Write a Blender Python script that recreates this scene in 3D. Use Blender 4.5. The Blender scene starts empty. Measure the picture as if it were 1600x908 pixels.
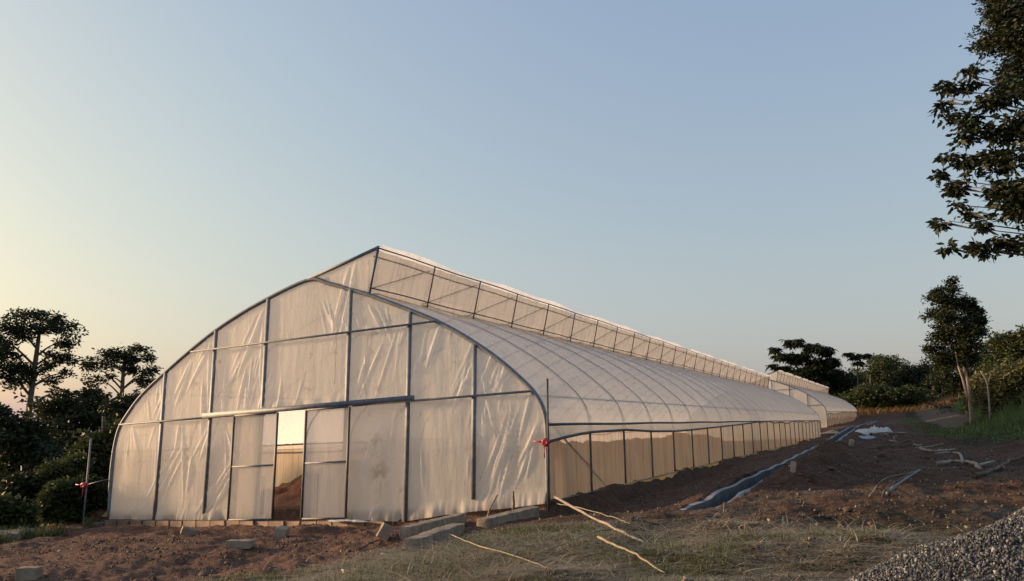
import bpy, math, random
import numpy as np
from mathutils import Vector
random.seed(7); RNG = np.random.default_rng(11)
SC = bpy.context.scene
R_ = math.radians

# ---------------------------------------------------------------- camera, sky, sun, exposure
F_PX, PITCH, YAW = 1284.1, 0.18668, -0.43446            # focal length in 1600-wide pixels
CAM = np.array([6.323, -15.237, 1.112])
cd = bpy.data.cameras.new('camera'); cam = bpy.data.objects.new('camera', cd); SC.collection.objects.link(cam)
cd.sensor_width = 36; cd.lens = F_PX / 1600 * 36; cd.clip_end = 6000; cd.clip_start = 0.05
cam.location = CAM; cam.rotation_euler = (math.pi / 2 + PITCH, 0, -YAW)
SC.camera = cam
SUN_AZ, SUN_EL = R_(-99), R_(9.0)                       # azimuth from +Y, clockwise positive
W_ = bpy.data.worlds.new("World"); SC.world = W_; W_.use_nodes = True
nt = W_.node_tree; bg = nt.nodes['Background']
sky = nt.nodes.new('ShaderNodeTexSky'); sky.sky_type = 'NISHITA'; sky.sun_disc = False
sky.sun_elevation = SUN_EL; sky.sun_rotation = SUN_AZ
sky.air_density = 1.6; sky.dust_density = 3.5; sky.ozone_density = 1; sky.altitude = 100
# thick dusk haze: each channel of the sky gets its own response, so the glow is wide, pale yellow and low in blue
sp_ = nt.nodes.new('ShaderNodeSeparateColor'); cb_ = nt.nodes.new('ShaderNodeCombineColor'); nt.links.new(sky.outputs[0], sp_.inputs[0])
for k_, (g_, a_) in enumerate(((.70, .775), (.66, .80), (.354, .665))):
    q_ = sp_.outputs[k_]
    for op_, v_ in (('MULTIPLY', .15), ('MAXIMUM', (.10, .13, .10)[k_]), ('POWER', g_), ('MULTIPLY', a_ / .15), ('MINIMUM', (2.6, 2.1, 1.2)[k_] / .15)):
        mn_ = nt.nodes.new('ShaderNodeMath'); mn_.operation = op_; nt.links.new(q_, mn_.inputs[0]); mn_.inputs[1].default_value = v_; q_ = mn_.outputs[0]
    nt.links.new(q_, cb_.inputs[k_])
nt.links.new(cb_.outputs[0], bg.inputs[0]); bg.inputs[1].default_value = 0.15
sd = bpy.data.lights.new('sun', 'SUN'); sun = bpy.data.objects.new('sun', sd); SC.collection.objects.link(sun)
sd.energy = 5.0; sd.angle = R_(5); sd.color = (1.0, 0.66, 0.39)
sv = Vector((math.sin(SUN_AZ) * math.cos(SUN_EL), math.cos(SUN_AZ) * math.cos(SUN_EL), math.sin(SUN_EL)))
sun.rotation_euler = sv.to_track_quat('Z', 'Y').to_euler(); sun.location = (-60, -10, 40)
SC.view_settings.view_transform = 'Standard'; SC.view_settings.look = 'None'
SC.view_settings.exposure = 0.5; SC.view_settings.gamma = 1.0; SC.view_settings.use_curve_mapping = False
SC.render.engine = 'CYCLES'
cy = SC.cycles; cy.max_bounces = 14; cy.diffuse_bounces = 10; cy.glossy_bounces = 2; cy.transmission_bounces = 6
cy.transparent_max_bounces = 24; cy.use_denoising = True; cy.sample_clamp_indirect = 6

# ---------------------------------------------------------------- helpers
cyw, syw, cpt, spt = math.cos(YAW), math.sin(YAW), math.cos(PITCH), math.sin(PITCH)
FW = np.array([syw * cpt, cyw * cpt, spt]); RT = np.array([cyw, -syw, 0.0]); UP = np.cross(RT, FW)
def ray(px, py):                                        # direction of a photo pixel, horizontal length 1
    d = FW * F_PX + RT * (px - 800) + UP * (454 - py)
    return d / math.hypot(d[0], d[1])
def far(px, py, D): return CAM + ray(px, py) * D
def ss(a, b, x): t = np.clip((np.asarray(x, float) - a) / (b - a), 0, 1); return t * t * (3 - 2 * t)

def _h(ix, iy, s):
    n = (ix.astype(np.int64) * 374761393 + iy.astype(np.int64) * 668265263 + s * 974634777) & 0xffffffff
    n = ((n ^ (n >> 13)) * 1274126177) & 0xffffffff
    return ((n ^ (n >> 16)) & 0xffff) / 65535.0
def vnoise(x, y, s=0):
    x = np.asarray(x, float); y = np.asarray(y, float)
    ix, iy = np.floor(x), np.floor(y); fx, fy = x - ix, y - iy
    fx = fx * fx * (3 - 2 * fx); fy = fy * fy * (3 - 2 * fy)
    a = _h(ix, iy, s); b = _h(ix + 1, iy, s); c = _h(ix, iy + 1, s); d = _h(ix + 1, iy + 1, s)
    return (a + (b - a) * fx) * (1 - fy) + (c + (d - c) * fx) * fy - .5
def fbm(x, y, s=0, o=4):
    r = 0
    for i in range(o): r = r + vnoise(np.asarray(x) * 2.03 ** i + 17.3 * i, np.asarray(y) * 2.03 ** i - 9.1 * i, s + i) * .5 ** i
    return r

SXS, SYS = 0.047, 0.0285                                # the site slopes down to the left and rises to the back
EX = [-5, 5, 11, 26, 45, 68, 135]; EV = [0, .12, .15, .4, .85, .9, 1.5]
def trench_x(y): return np.interp(y, [-3, 0, 8, 30, 90], [3.45, 3.42, 3.38, 3.5, 3.6])
def ground_z(x, y, fine=True):
    x = np.asarray(x, float); y = np.asarray(y, float)
    z = SXS * np.clip(x, -40, 60) + SYS * np.minimum(y, 125)
    e = np.interp(y, EX, EV)
    sx_ = ss(.4, 3, x)
    z = z + e * (sx_ + (1 - sx_) * ss(63, 68, y))
    z = z - .28 * ss(.02, .5, x) * (1 - ss(2.0, 3.0, x)) * (1 - ss(12, 24, y)) * ss(-2.5, 0, y)
    dg = np.interp(x, [-16, -12, -9, -5, -3.2, -1.6, 0, 1.5], [-.30, -.31, -.34, -.38, -.42, -.30, -.16, -.02])
    z = z + dg * (1 - ss(-.06, .10, y) * ss(-12.3, -12.1, x)) * (1 - ss(.10, .3, y))
    xe = np.interp(y, [-12, -4, -.6, .6], [-10.5, -12.2, -15.2, -13.2])
    d = np.maximum(0, xe - x)
    z = z - np.minimum(.5 * d, 6 + .004 * d)
    z = z + .15 * np.clip(x - 8.6, 0, 12) * ss(6, 26, y)
    z = z + .09 * np.clip(y - 125, 0, 160) * ss(-70, -15, x)
    if fine:
        out = 1 - ss(-13, -12.6, x) * (1 - ss(-.5, 0, x)) * ss(-.6, 0, y) * (1 - ss(134, 135, y))
        n = fbm(x * .35, y * .35, 3) * .16 + fbm(x * 1.7, y * 1.7, 9) * .09 + np.abs(fbm(x * 5, y * 5, 5, 4)) * .07
        z = z + n * out * (1 - .75 * ss(-.5, -.3, -np.abs(x - 1.5) / 3))
        z = z + .42 * np.exp(-((x - 4.6) / .62) ** 2) * ss(.5, 4, y) * (1 - ss(12, 17, y)) * (1 + 1.2 * fbm(x, y, 31))
        z = z + .10 * np.exp(-((x - 4.4) / .35) ** 2) * ss(8, 15, y) * (1 - ss(50, 60, y)) * (1 + 2 * fbm(x, y * .6, 33))
        q = np.abs(x - trench_x(y))
        z = z - .52 * (1 - ss(.23, .28, q)) * ss(-2.2, -1.8, y) * (1 - ss(100, 110, y))
    return z
def path_f(x, y):                                       # positive on the bare track that climbs the bank
    return 1 - np.abs(x - np.interp(y, [30, 45, 70, 120], [9.3, 9.3, 9.9, 11])) / np.interp(y, [29, 33, 45, 70, 120], [.05, .5, 1.3, 1.8, 2.0]) - 3 * (1 - ss(29, 33, y))
def gz(x, y): return float(ground_z(x, y))
def at(px, py, lift=0.0):                               # where a photo pixel meets the ground
    d = ray(px, py); t = 4.0 * 1.004 ** np.arange(1150); P = CAM + d * t[:, None]
    k = np.where(P[:, 2] <= ground_z(P[:, 0], P[:, 1]))[0]; P = P[k[0] if len(k) else -1]
    return np.array([P[0], P[1], gz(P[0], P[1]) + lift])

ORG = {}
def tag(o, label=None, cat=None, group=None, kind=None):
    if label: o['label'] = label
    if cat: o['category'] = cat
    if group: o['group'] = group
    if kind: o['kind'] = kind
    return o
def empty(name, loc, label, cat, group=None):
    o = bpy.data.objects.new(name, None); SC.collection.objects.link(o); o.empty_display_size = .2
    o.location = loc; ORG[o.name] = np.array(loc, float)
    return tag(o, label, cat, group)
class MB:
    def __init__(s): s.v = []; s.f = []; s.n = 0; s.m = []
    def add(s, V, Fs, mi=0):
        V = np.asarray(V, float); s.v.append(V)
        s.f.append((np.asarray(Fs, int) + s.n)) if isinstance(Fs, np.ndarray) else s.f.extend([tuple(i + s.n for i in f) for f in Fs])
        s.n += len(V)
    def box(s, c, sz, rot=None, bev=0):
        sx, sy, sz_ = np.array(sz) / 2
        if bev:
            b = bev; V = []; 
            for z in (-1, 1):
                for (ix, iy) in ((-1, -1), (1, -1), (1, 1), (-1, 1)):
                    V += [(ix * (sx - b), iy * (sy - b), z * sz_), (ix * sx, iy * (sy - b), z * (sz_ - b)), (ix * (sx - b), iy * sy, z * (sz_ - b))]
            V = np.array(V)
            bm_f = []
            k = lambda zi, ci, t: zi * 12 + ci * 3 + t
            bm_f += [(k(0, 3, 0), k(0, 2, 0), k(0, 1, 0), k(0, 0, 0)), (k(1, 0, 0), k(1, 1, 0), k(1, 2, 0), k(1, 3, 0))]
            yf = lambda a, b_: [(k(0, a, 2), k(0, b_, 2), k(1, b_, 2), k(1, a, 2)), (k(0, a, 0), k(0, b_, 0), k(0, b_, 2), k(0, a, 2)), (k(1, b_, 0), k(1, a, 0), k(1, a, 2), k(1, b_, 2))]
            xf = lambda a, b_: [(k(0, a, 1), k(0, b_, 1), k(1, b_, 1), k(1, a, 1)), (k(0, a, 0), k(0, b_, 0), k(0, b_, 1), k(0, a, 1)), (k(1, b_, 0), k(1, a, 0), k(1, a, 1), k(1, b_, 1))]
            bm_f += yf(0, 1) + yf(2, 3) + xf(1, 2) + xf(3, 0)
            for z in (0, 1):
                for c_ in range(4): bm_f.append((k(z, c_, 0), k(z, c_, 1), k(z, c_, 2)))
            for c_ in range(4): bm_f.append((k(0, c_, 1), k(0, c_, 2), k(1, c_, 2), k(1, c_, 1)))
        else:
            V = np.array([(a * sx, b * sy, d * sz_) for d in (-1, 1) for (a, b) in ((-1, -1), (1, -1), (1, 1), (-1, 1))])
            bm_f = [(3, 2, 1, 0), (4, 5, 6, 7), (0, 1, 5, 4), (1, 2, 6, 5), (2, 3, 7, 6), (3, 0, 4, 7)]
        if rot is not None: V = V @ np.array(rot).T
        s.add(V + np.array(c), bm_f)
    def tube(s, pts, r, n=8, cap=True):
        P = np.array(pts, float); m = len(P)
        r = np.full(m, r) if np.isscalar(r) else np.array(r, float)
        T = np.gradient(P, axis=0); T /= np.linalg.norm(T, axis=1)[:, None] + 1e-12
        ref = np.array([0, 0, 1.]) if abs(T[0][2]) < .9 else np.array([1., 0, 0])
        a = np.cross(T[0], ref); a /= np.linalg.norm(a)
        V = []
        for i in range(m):
            a = a - T[i] * (a @ T[i]); a /= np.linalg.norm(a); b = np.cross(T[i], a)
            for k in range(n):
                th = 2 * math.pi * k / n; V.append(P[i] + r[i] * (math.cos(th) * a + math.sin(th) * b))
        Fs = [(i * n + k, i * n + (k + 1) % n, (i + 1) * n + (k + 1) % n, (i + 1) * n + k) for i in range(m - 1) for k in range(n)]
        if cap: Fs += [tuple(range(n - 1, -1, -1)), tuple((m - 1) * n + k for k in range(n))]
        s.add(V, Fs)
    def grid(s, V, nr, nc):                             # V: nr*nc points
        i = np.arange(nr - 1)[:, None] * nc + np.arange(nc - 1)[None]; i = i.ravel()
        s.add(V, np.stack([i, i + 1, i + 1 + nc, i + nc], 1))
    def build(s, name, mat, parent=None, smooth=False, attrs=None):
        V = np.concatenate(s.v) if s.v else np.zeros((0, 3))
        if parent is not None: V = V - ORG[parent.name]
        me = bpy.data.meshes.new(name)
        arr = [f for f in s.f if isinstance(f, np.ndarray)]; lst = [f for f in s.f if not isinstance(f, np.ndarray)]
        loops = []; tot = []
        for a in arr: loops.append(a.ravel()); tot.append(np.full(len(a), a.shape[1]))
        if lst: loops.append(np.array([i for f in lst for i in f])); tot.append(np.array([len(f) for f in lst]))
        loops = np.concatenate(loops); tot = np.concatenate(tot)
        me.vertices.add(len(V)); me.vertices.foreach_set('co', V.astype(np.float32).ravel())
        me.loops.add(len(loops)); me.loops.foreach_set('vertex_index', loops.astype(np.int32))
        me.polygons.add(len(tot)); me.polygons.foreach_set('loop_start', np.concatenate([[0], np.cumsum(tot)[:-1]]).astype(np.int32))
        me.polygons.foreach_set('loop_total', tot.astype(np.int32))
        if smooth: me.polygons.foreach_set('use_smooth', np.ones(len(tot), bool))
        me.update(calc_edges=True)
        for k, a in (attrs or {}).items():
            at_ = me.attributes.new(k, 'FLOAT', 'POINT'); at_.data.foreach_set('value', np.asarray(a, np.float32))
        me.materials.append(mat)
        o = bpy.data.objects.new(name, me); SC.collection.objects.link(o)
        if parent is not None: o.parent = parent; ORG[o.name] = ORG[parent.name].copy()
        else: ORG[o.name] = np.zeros(3)
        return o
def rough_box(dims, seg=.06, amp=.010, seed=0):           # a box with worn edges and a pitted surface
    n = [max(2, int(d / seg)) for d in dims]; V = []; Fs = []; c = 0; H = np.array(dims) / 2
    for ax in range(3):
        a, b = (ax + 1) % 3, (ax + 2) % 3
        for sg in (-1, 1):
            u, v = np.meshgrid(np.linspace(-1, 1, n[a] + 1), np.linspace(-1, 1, n[b] + 1)); P = np.zeros(u.shape + (3,)); P[..., a] = u * H[a]; P[..., b] = v * H[b]; P[..., ax] = sg * H[ax]
            V.append(P.reshape(-1, 3)); w = n[a] + 1
            i = (np.arange(n[b])[:, None] * w + np.arange(n[a])[None]).ravel() + c; q = np.stack([i, i + 1, i + 1 + w, i + w], 1); Fs.append(q if sg > 0 else q[:, ::-1]); c += u.size
    V = np.concatenate(V); e = np.abs(V) / H; e.sort(axis=1); k = ss(.80, 1.0, e[:, 1])[:, None]
    V = V - V / np.linalg.norm(V / H, axis=1)[:, None] * k * .06 * (min(dims) / max(dims)) ** .3
    for j in range(3): V[:, j] += amp * 2 * (vnoise(V[:, 0] * 9 + V[:, 2] * 5 + seed + j * 7, V[:, 1] * 9 - V[:, 2] * 7, 3 + j) + .5 * vnoise(V[:, 0] * 27 + V[:, 2] * 15, V[:, 1] * 27 + V[:, 2] * 21 + seed, 8 + j))
    m = MB(); m.add(V, np.concatenate(Fs)); return m
def rotz(a): return [[math.cos(a), -math.sin(a), 0], [math.sin(a), math.cos(a), 0], [0, 0, 1]]
def rotm(ax, ay, az):
    from mathutils import Euler
    return np.array(Euler((ax, ay, az)).to_matrix())
def catmull(pts, n):
    P = np.array(pts, float); P = np.vstack([2 * P[0] - P[1], P, 2 * P[-1] - P[-2]]); out = []
    for i in range(1, len(P) - 2):
        for k in range(n):
            t = k / n; a, b, c, d = P[i - 1:i + 3]
            out.append(.5 * ((2 * b) + (c - a) * t + (2 * a - 5 * b + 4 * c - d) * t * t + (3 * b - a - 3 * c + d) * t ** 3))
    out.append(P[-2]); return np.array(out)
def recentre(o):                                        # put a single-mesh thing's origin at its base
    me = o.data; n = len(me.vertices); v = np.zeros(n * 3, np.float32); me.vertices.foreach_get('co', v); v = v.reshape(-1, 3)
    c = np.array([v[:, 0].mean(), v[:, 1].mean(), v[:, 2].min()], np.float32)
    me.vertices.foreach_set('co', (v - c).ravel()); me.update(); o.location = c.tolist(); return o

# ---------------------------------------------------------------- materials
class NT:
    def __init__(s, name):
        s.m = bpy.data.materials.new(name); s.m.use_nodes = True; s.t = s.m.node_tree
        for n in list(s.t.nodes): s.t.nodes.remove(n)
        s.out = s.t.nodes.new('ShaderNodeOutputMaterial')
    def n(s, typ, **kw):
        nd = s.t.nodes.new('ShaderNode' + typ)
        for k, v in kw.items():
            if k.startswith('i_'):
                key = k[2:]; key = int(key) if key.isdigit() else key.replace('_', ' ')
                if isinstance(v, bpy.types.NodeSocket): s.t.links.new(v, nd.inputs[key])
                else: nd.inputs[key].default_value = v
            else: setattr(nd, k, v)
        return nd
    def coords(s, kind='Object', scale=(1, 1, 1)):
        tc = s.n('TexCoord'); mp = s.n('Mapping', i_0=tc.outputs[kind]); mp.inputs['Scale'].default_value = scale
        return mp.outputs[0]
    def noise(s, co, sc, det=4, rough=.55): return s.n('TexNoise', i_Vector=co, i_Scale=sc, i_Detail=det, i_Roughness=rough).outputs[0]
    def ramp(s, fac, stops):
        r = s.n('ValToRGB', i_0=fac); cr = r.color_ramp
        while len(cr.elements) < len(stops): cr.elements.new(.5)
        for e, (p, c) in zip(cr.elements, stops): e.position = p; e.color = (*c, 1) if len(c) == 3 else c
        return r.outputs[0]
    def mix(s, fac, a, b, bt='MIX'):
        m = s.n('MixRGB', blend_type=bt)
        for k, v in ((0, fac), (1, a), (2, b)):
            if isinstance(v, bpy.types.NodeSocket): s.t.links.new(v, m.inputs[k])
            elif k == 0: m.inputs[0].default_value = v
            else: m.inputs[k].default_value = (*v, 1)
        return m.outputs[0]
    def bump(s, h, st=.5, dist=.02): return s.n('Bump', i_Height=h, i_Strength=st, i_Distance=dist).outputs[0]
    def done(s, sh): s.t.links.new(sh, s.out.inputs[0]); return s.m

def simple(name, c1, c2, scale=4, rough=.7, bump=.3, dist=.01, metal=0, stretch=(1, 1, 1), det=5):
    t = NT(name); co = t.coords('Object', stretch); n = t.noise(co, scale, det)
    col = t.ramp(n, [(.3, c1), (.7, c2)])
    n2 = t.noise(co, scale * 6, 4)
    b = t.n('BsdfPrincipled', i_Base_Color=col, i_Roughness=rough, i_Metallic=metal, i_Normal=t.bump(n2, bump, dist))
    return t.done(b.outputs[0])

def film_mat(name, col, col2, transp, transl, stain=0, pleat=None, wr=.5):
    t = NT(name); co = t.coords('Object')
    n = t.noise(co, 1.1, 4); base = t.mix(t.ramp(n, [(.35, (0, 0, 0)), (.75, (1, 1, 1))]), col, col2)
    w = t.noise(t.coords('Object', (2.6, 2.6, .45)), 2.2, 5); w2 = t.noise(t.coords('Object', (9, 9, 2.2)), 3, 3)
    h = t.n('Math', operation='MULTIPLY_ADD', i_0=w2, i_1=.35, i_2=w).outputs[0]
    if stain:
        s = t.noise(t.coords('Object', (1.2, 1.2, .9)), 2.6, 7, .7)
        s2 = t.ramp(s, [(.60, (0, 0, 0)), (.74, (stain, stain, stain))])
        base = t.mix(s2, base, (.30, .20, .12))
    nr = t.bump(h, wr, .05)
    if pleat:
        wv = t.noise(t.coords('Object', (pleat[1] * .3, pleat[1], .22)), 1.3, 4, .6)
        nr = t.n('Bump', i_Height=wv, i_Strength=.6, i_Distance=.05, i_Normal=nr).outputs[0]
        base = t.mix(t.ramp(wv, [(.36, (.55, .55, .55)), (.52, (0, 0, 0))]), base, tuple(c * .5 for c in col))  # pleat hollows darkened in the colour, painting in the shade of the folds
    cr_ = t.n('Attribute', attribute_name='crease').outputs['Fac']; base = t.mix(cr_, base, (.97, .95, .91)); base = t.mix(t.n('Attribute', attribute_name='mud').outputs['Fac'], base, (.34, .23, .15))  # creases whitened: doubled film, with its highlights put into the colour; mud is stain
    di = t.n('BsdfPrincipled', i_Base_Color=base, i_Roughness=.5, i_Normal=nr)
    di.inputs['Specular IOR Level'].default_value = .22
    tr = t.n('BsdfTranslucent', i_0=base, i_1=nr)
    m1 = t.n('MixShader', i_0=transl, i_1=di.outputs[0], i_2=tr.outputs[0])
    tp = t.n('BsdfTransparent', i_0=(1, 1, 1, 1))
    m2 = t.n('MixShader', i_0=transp, i_1=m1.outputs[0], i_2=tp.outputs[0])
    return t.done(m2.outputs[0])

M = {}
M['gable_film'] = film_mat('milky_gable_film', (.96, .885, .77), (.93, .85, .725), .07, .60, stain=.75, wr=.3)
M['roof_film'] = film_mat('milky_roof_film', (.90, .88, .85), (.85, .83, .80), .12, .62, wr=.9)
M['door_film'] = film_mat('door_film', (.90, .85, .78), (.84, .79, .72), .20, .62, stain=.5, wr=.25)
M['net'] = film_mat('insect_net', (.80, .66, .50), (.70, .56, .42), .46, .60, pleat=(0, 7, 0), wr=.35)
M['vent_net'] = film_mat('vent_net', (.60, .50, .40), (.54, .44, .35), .30, .5, pleat=(0, 5, 0), wr=.2)
M['skirt'] = film_mat('sun_yellow_skirt', (.75, .52, .22), (.62, .42, .18), .05, .4, pleat=(0, 9, 0))  # the warm light on the base strip is put into this yellow
M['steel'] = simple('galvanised_steel', (.11, .125, .15), (.20, .22, .25), 9, .6, .15, .002, .15)
M['dark_steel'] = simple('weathered_steel', (.045, .045, .05), (.10, .10, .11), 9, .6, .15, .002, .1)
M['red_paint'] = simple('red_painted_iron', (.35, .02, .03), (.5, .03, .05), 12, .4, .1, .002)
M['block'] = simple('sandcrete_block', (.17, .13, .10), (.32, .26, .20), 7, .95, .8, .012)
M['wall_block'] = simple('mud_stained_block', (.11, .075, .055), (.20, .15, .115), 4, .95, .9, .012)
M['pale_block'] = simple('dusty_block', (.24, .19, .145), (.36, .29, .22), 7, .95, .8, .012)
M['wood'] = simple('bare_dry_wood', (.16, .13, .10), (.34, .29, .24), 3, .8, .6, .01, stretch=(1, 1, 1))
M['dark_wood'] = simple('dark_weathered_wood', (.06, .045, .035), (.14, .105, .08), 5, .85, .7, .01)
M['plank'] = simple('fresh_plank', (.52, .38, .25), (.66, .52, .38), 5, .7, .4, .005)
M['straw'] = simple('dry_stem', (.17, .14, .085), (.31, .27, .17), 8, .8, .3, .004)
M['liner'] = simple('shaded_mortar_lining', (.035, .037, .042), (.085, .09, .10), 3, .85, .6, .02)  # same mortar as the lip, shade inside the channel painted into the tone
M['lip'] = simple('lit_mortar_lip', (.15, .155, .165), (.27, .275, .285), 5, .85, .8, .02)  # lighter copy of the lining mortar, the lit rim painted in
M['soil'] = simple('turned_red_soil', (.045, .018, .010), (.14, .055, .032), 2.2, .95, 1, .05)
M['pipe_p'] = simple('black_pvc_pipe', (.03, .032, .035), (.075, .078, .085), 8, .5, .1, .003)
M['bark'] = simple('tree_bark', (.05, .042, .035), (.13, .11, .09), 3, .9, 1, .04, stretch=(1, 1, .2))
M['pale_bark'] = simple('pale_tree_bark', (.22, .15, .11), (.40, .30, .24), 3, .9, .8, .03, stretch=(1, 1, .3))
M['white_sheet'] = film_mat('crumpled_white_film', (.80, .78, .75), (.7, .68, .66), .04, .3)
M['blue_sheet'] = film_mat('pale_blue_film', (.36, .46, .56), (.5, .56, .62), .04, .3)
M['ink'] = simple('print_ink', (.16, .14, .12), (.22, .2, .17), 5, .8, 0)

def leaf_mat(name, c1, c2, tr=.25):
    t = NT(name); g = t.n('NewGeometry'); co = t.coords('Object')
    n = t.noise(co, .55, 3); r = g.outputs['Random Per Island']
    f = t.n('Math', operation='MULTIPLY_ADD', i_0=r, i_1=.5, i_2=t.n('Math', operation='MULTIPLY', i_0=n, i_1=.6).outputs[0]).outputs[0]
    col = t.ramp(f, [(.2, c1), (.85, c2)])
    b = t.n('BsdfPrincipled', i_Base_Color=col, i_Roughness=.55); b.inputs['Specular IOR Level'].default_value = .25
    l = t.n('BsdfTranslucent', i_0=col)
    return t.done(t.n('MixShader', i_0=tr, i_1=b.outputs[0], i_2=l.outputs[0]).outputs[0])
M['leaf_dark'] = leaf_mat('dark_leaves', (.013, .019, .008), (.040, .050, .020))
M['leaf_mid'] = leaf_mat('mid_leaves', (.03, .044, .015), (.082, .10, .036))
M['leaf_olive'] = leaf_mat('olive_leaves', (.075, .08, .033), (.17, .155, .065))
M['leaf_fresh'] = leaf_mat('fresh_leaves', (.05, .085, .025), (.11, .16, .05))
M['grass'] = leaf_mat('green_grass', (.045, .06, .024), (.12, .14, .05), .3)
M['tallgrass'] = leaf_mat('tall_bank_grass', (.06, .085, .03), (.15, .20, .065), .3)
M['dry'] = leaf_mat('straw_grass', (.16, .12, .07), (.50, .41, .27), .2)
M['orange_dry'] = leaf_mat('dry_orange_grass', (.14, .085, .04), (.25, .16, .08), .3)

def earth():
    t = NT('red_earth'); co = t.coords('Object')
    a = lambda k: t.n('Attribute', attribute_name=k).outputs['Fac']
    n1 = t.noise(co, .45, 6, .6); n2 = t.noise(co, 3.5, 6, .65); n3 = t.noise(co, 24, 5, .7)
    c = t.ramp(n2, [(.25, (.030, .016, .010)), (.5, (.085, .044, .027)), (.78, (.17, .093, .057))])
    c = t.mix(t.ramp(n1, [(.42, (0, 0, 0)), (.7, (.6, .6, .6))]), c, (.115, .078, .053))
    mauve = t.ramp(n2, [(.25, (.075, .040, .030)), (.75, (.20, .115, .085))])
    c = t.mix(a('mauve'), c, mauve)
    pale = t.ramp(n3, [(.3, (.06, .042, .028)), (.7, (.22, .165, .115))])
    c = t.mix(a('pale'), c, pale)
    veg = t.ramp(n2, [(.3, (.014, .013, .008)), (.7, (.06, .044, .026))])
    c = t.mix(a('veg'), c, veg)
    lf = t.ramp(n2, [(.3, (.012, .016, .008)), (.7, (.03, .04, .018))])
    c = t.mix(a('wood'), c, lf)
    c = t.mix(t.ramp(n3, [(.38, (.0, .0, .0)), (.55, (1, 1, 1))]), t.mix(1, c, (.5, .5, .5), 'MULTIPLY'), c)
    vo = t.n('TexVoronoi', i_Vector=co, i_Scale=19.0); h2 = t.noise(co, 60, 3)
    hs = t.n('Math', operation='MULTIPLY_ADD', i_0=vo.outputs[0], i_1=-.5, i_2=n3).outputs[0]
    nb = t.bump(hs, .9, .035); nb = t.n('Bump', i_Height=h2, i_Strength=.5, i_Distance=.01, i_Normal=nb).outputs[0]
    b = t.n('BsdfPrincipled', i_Base_Color=c, i_Roughness=.95, i_Normal=nb); b.inputs['Specular IOR Level'].default_value = .15
    return t.done(b.outputs[0])
M['earth'] = earth()
def gravel():
    t = NT('crushed_granite'); g = t.n('NewGeometry'); r = g.outputs['Random Per Island']
    c = t.ramp(r, [(0, (.022, .024, .027)), (.5, (.062, .066, .072)), (.9, (.13, .135, .14)), (1, (.36, .34, .30))])
    c = t.mix(t.n('Attribute', attribute_name='core').outputs['Fac'], c, (.03, .032, .036))
    b = t.n('BsdfPrincipled', i_Base_Color=c, i_Roughness=.8)
    return t.done(b.outputs[0])
M['gravel'] = gravel()
def stones_m():
    t = NT('loose_stone'); g = t.n('NewGeometry'); r = g.outputs['Random Per Island']
    c = t.ramp(r, [(0, (.03, .02, .015)), (.6, (.095, .062, .044)), (.92, (.17, .125, .09)), (1, (.33, .27, .2))])
    return t.done(t.n('BsdfPrincipled', i_Base_Color=c, i_Roughness=.9).outputs[0])
M['stone'] = stones_m()

# ---------------------------------------------------------------- ground
def build_ground():
    ang = np.concatenate([np.arange(-180, -64, 4), np.arange(-64, -58, .8), np.arange(-58, 9.5, .15), np.arange(9.5, 20, .8), np.arange(20, 180.1, 4)])
    rr = [.3]
    while rr[-1] < 2500:
        r = rr[-1]; rr.append(r * (1.05 if r < 4 else 1.0075 if r < 70 else 1.03 if r < 300 else 1.12))
    rr = np.array(rr); A, Rr = np.meshgrid(np.radians(ang), rr)
    X = CAM[0] + np.sin(A) * Rr; Y = CAM[1] + np.cos(A) * Rr
    Z = ground_z(X, Y)
    V = np.stack([X, Y, Z], -1).reshape(-1, 3)
    x, y = X.ravel(), Y.ravel()
    mb = MB(); mb.grid(V, len(rr), len(ang))
    # flip so normals point up
    mb.f = [f[:, ::-1] for f in mb.f]
    n = fbm(x * .5, y * .5, 77)
    mauve = (1 - ss(-1.5, 1.5, x + n * 2)) * (1 - ss(-.5, .5, y))
    pale = ss(.0, .35, .5 - np.hypot((x - 7.2) / 4.5, (y + 2.5) / 4.0) + n) * .9
    pale = np.maximum(pale, .45 * ss(.05, .4, n) * (x > 4.5))
    path = ss(-.1, .25, path_f(x, y) + .3 * n)
    pale = np.maximum(pale, path * .8)
    veg = ss(-1, .5, x + n * 3) * (1 - ss(-3.6, -2.2, y + n * 3)) * .8
    veg = np.maximum(veg, ss(7.0, 8.5, x + n * 2 - .0 * y) * ss(15, 19, y) * (1 - path))
    wood = np.maximum(1 - ss(-15.2, -13.6, x), ss(150, 175, y)) * ((y > -1.5) | (x < -15))
    return tag(mb.build('ground', M['earth'], None, True, dict(mauve=mauve, pale=pale, veg=np.clip(veg, 0, 1), wood=wood)), kind='structure')
build_ground()

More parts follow.
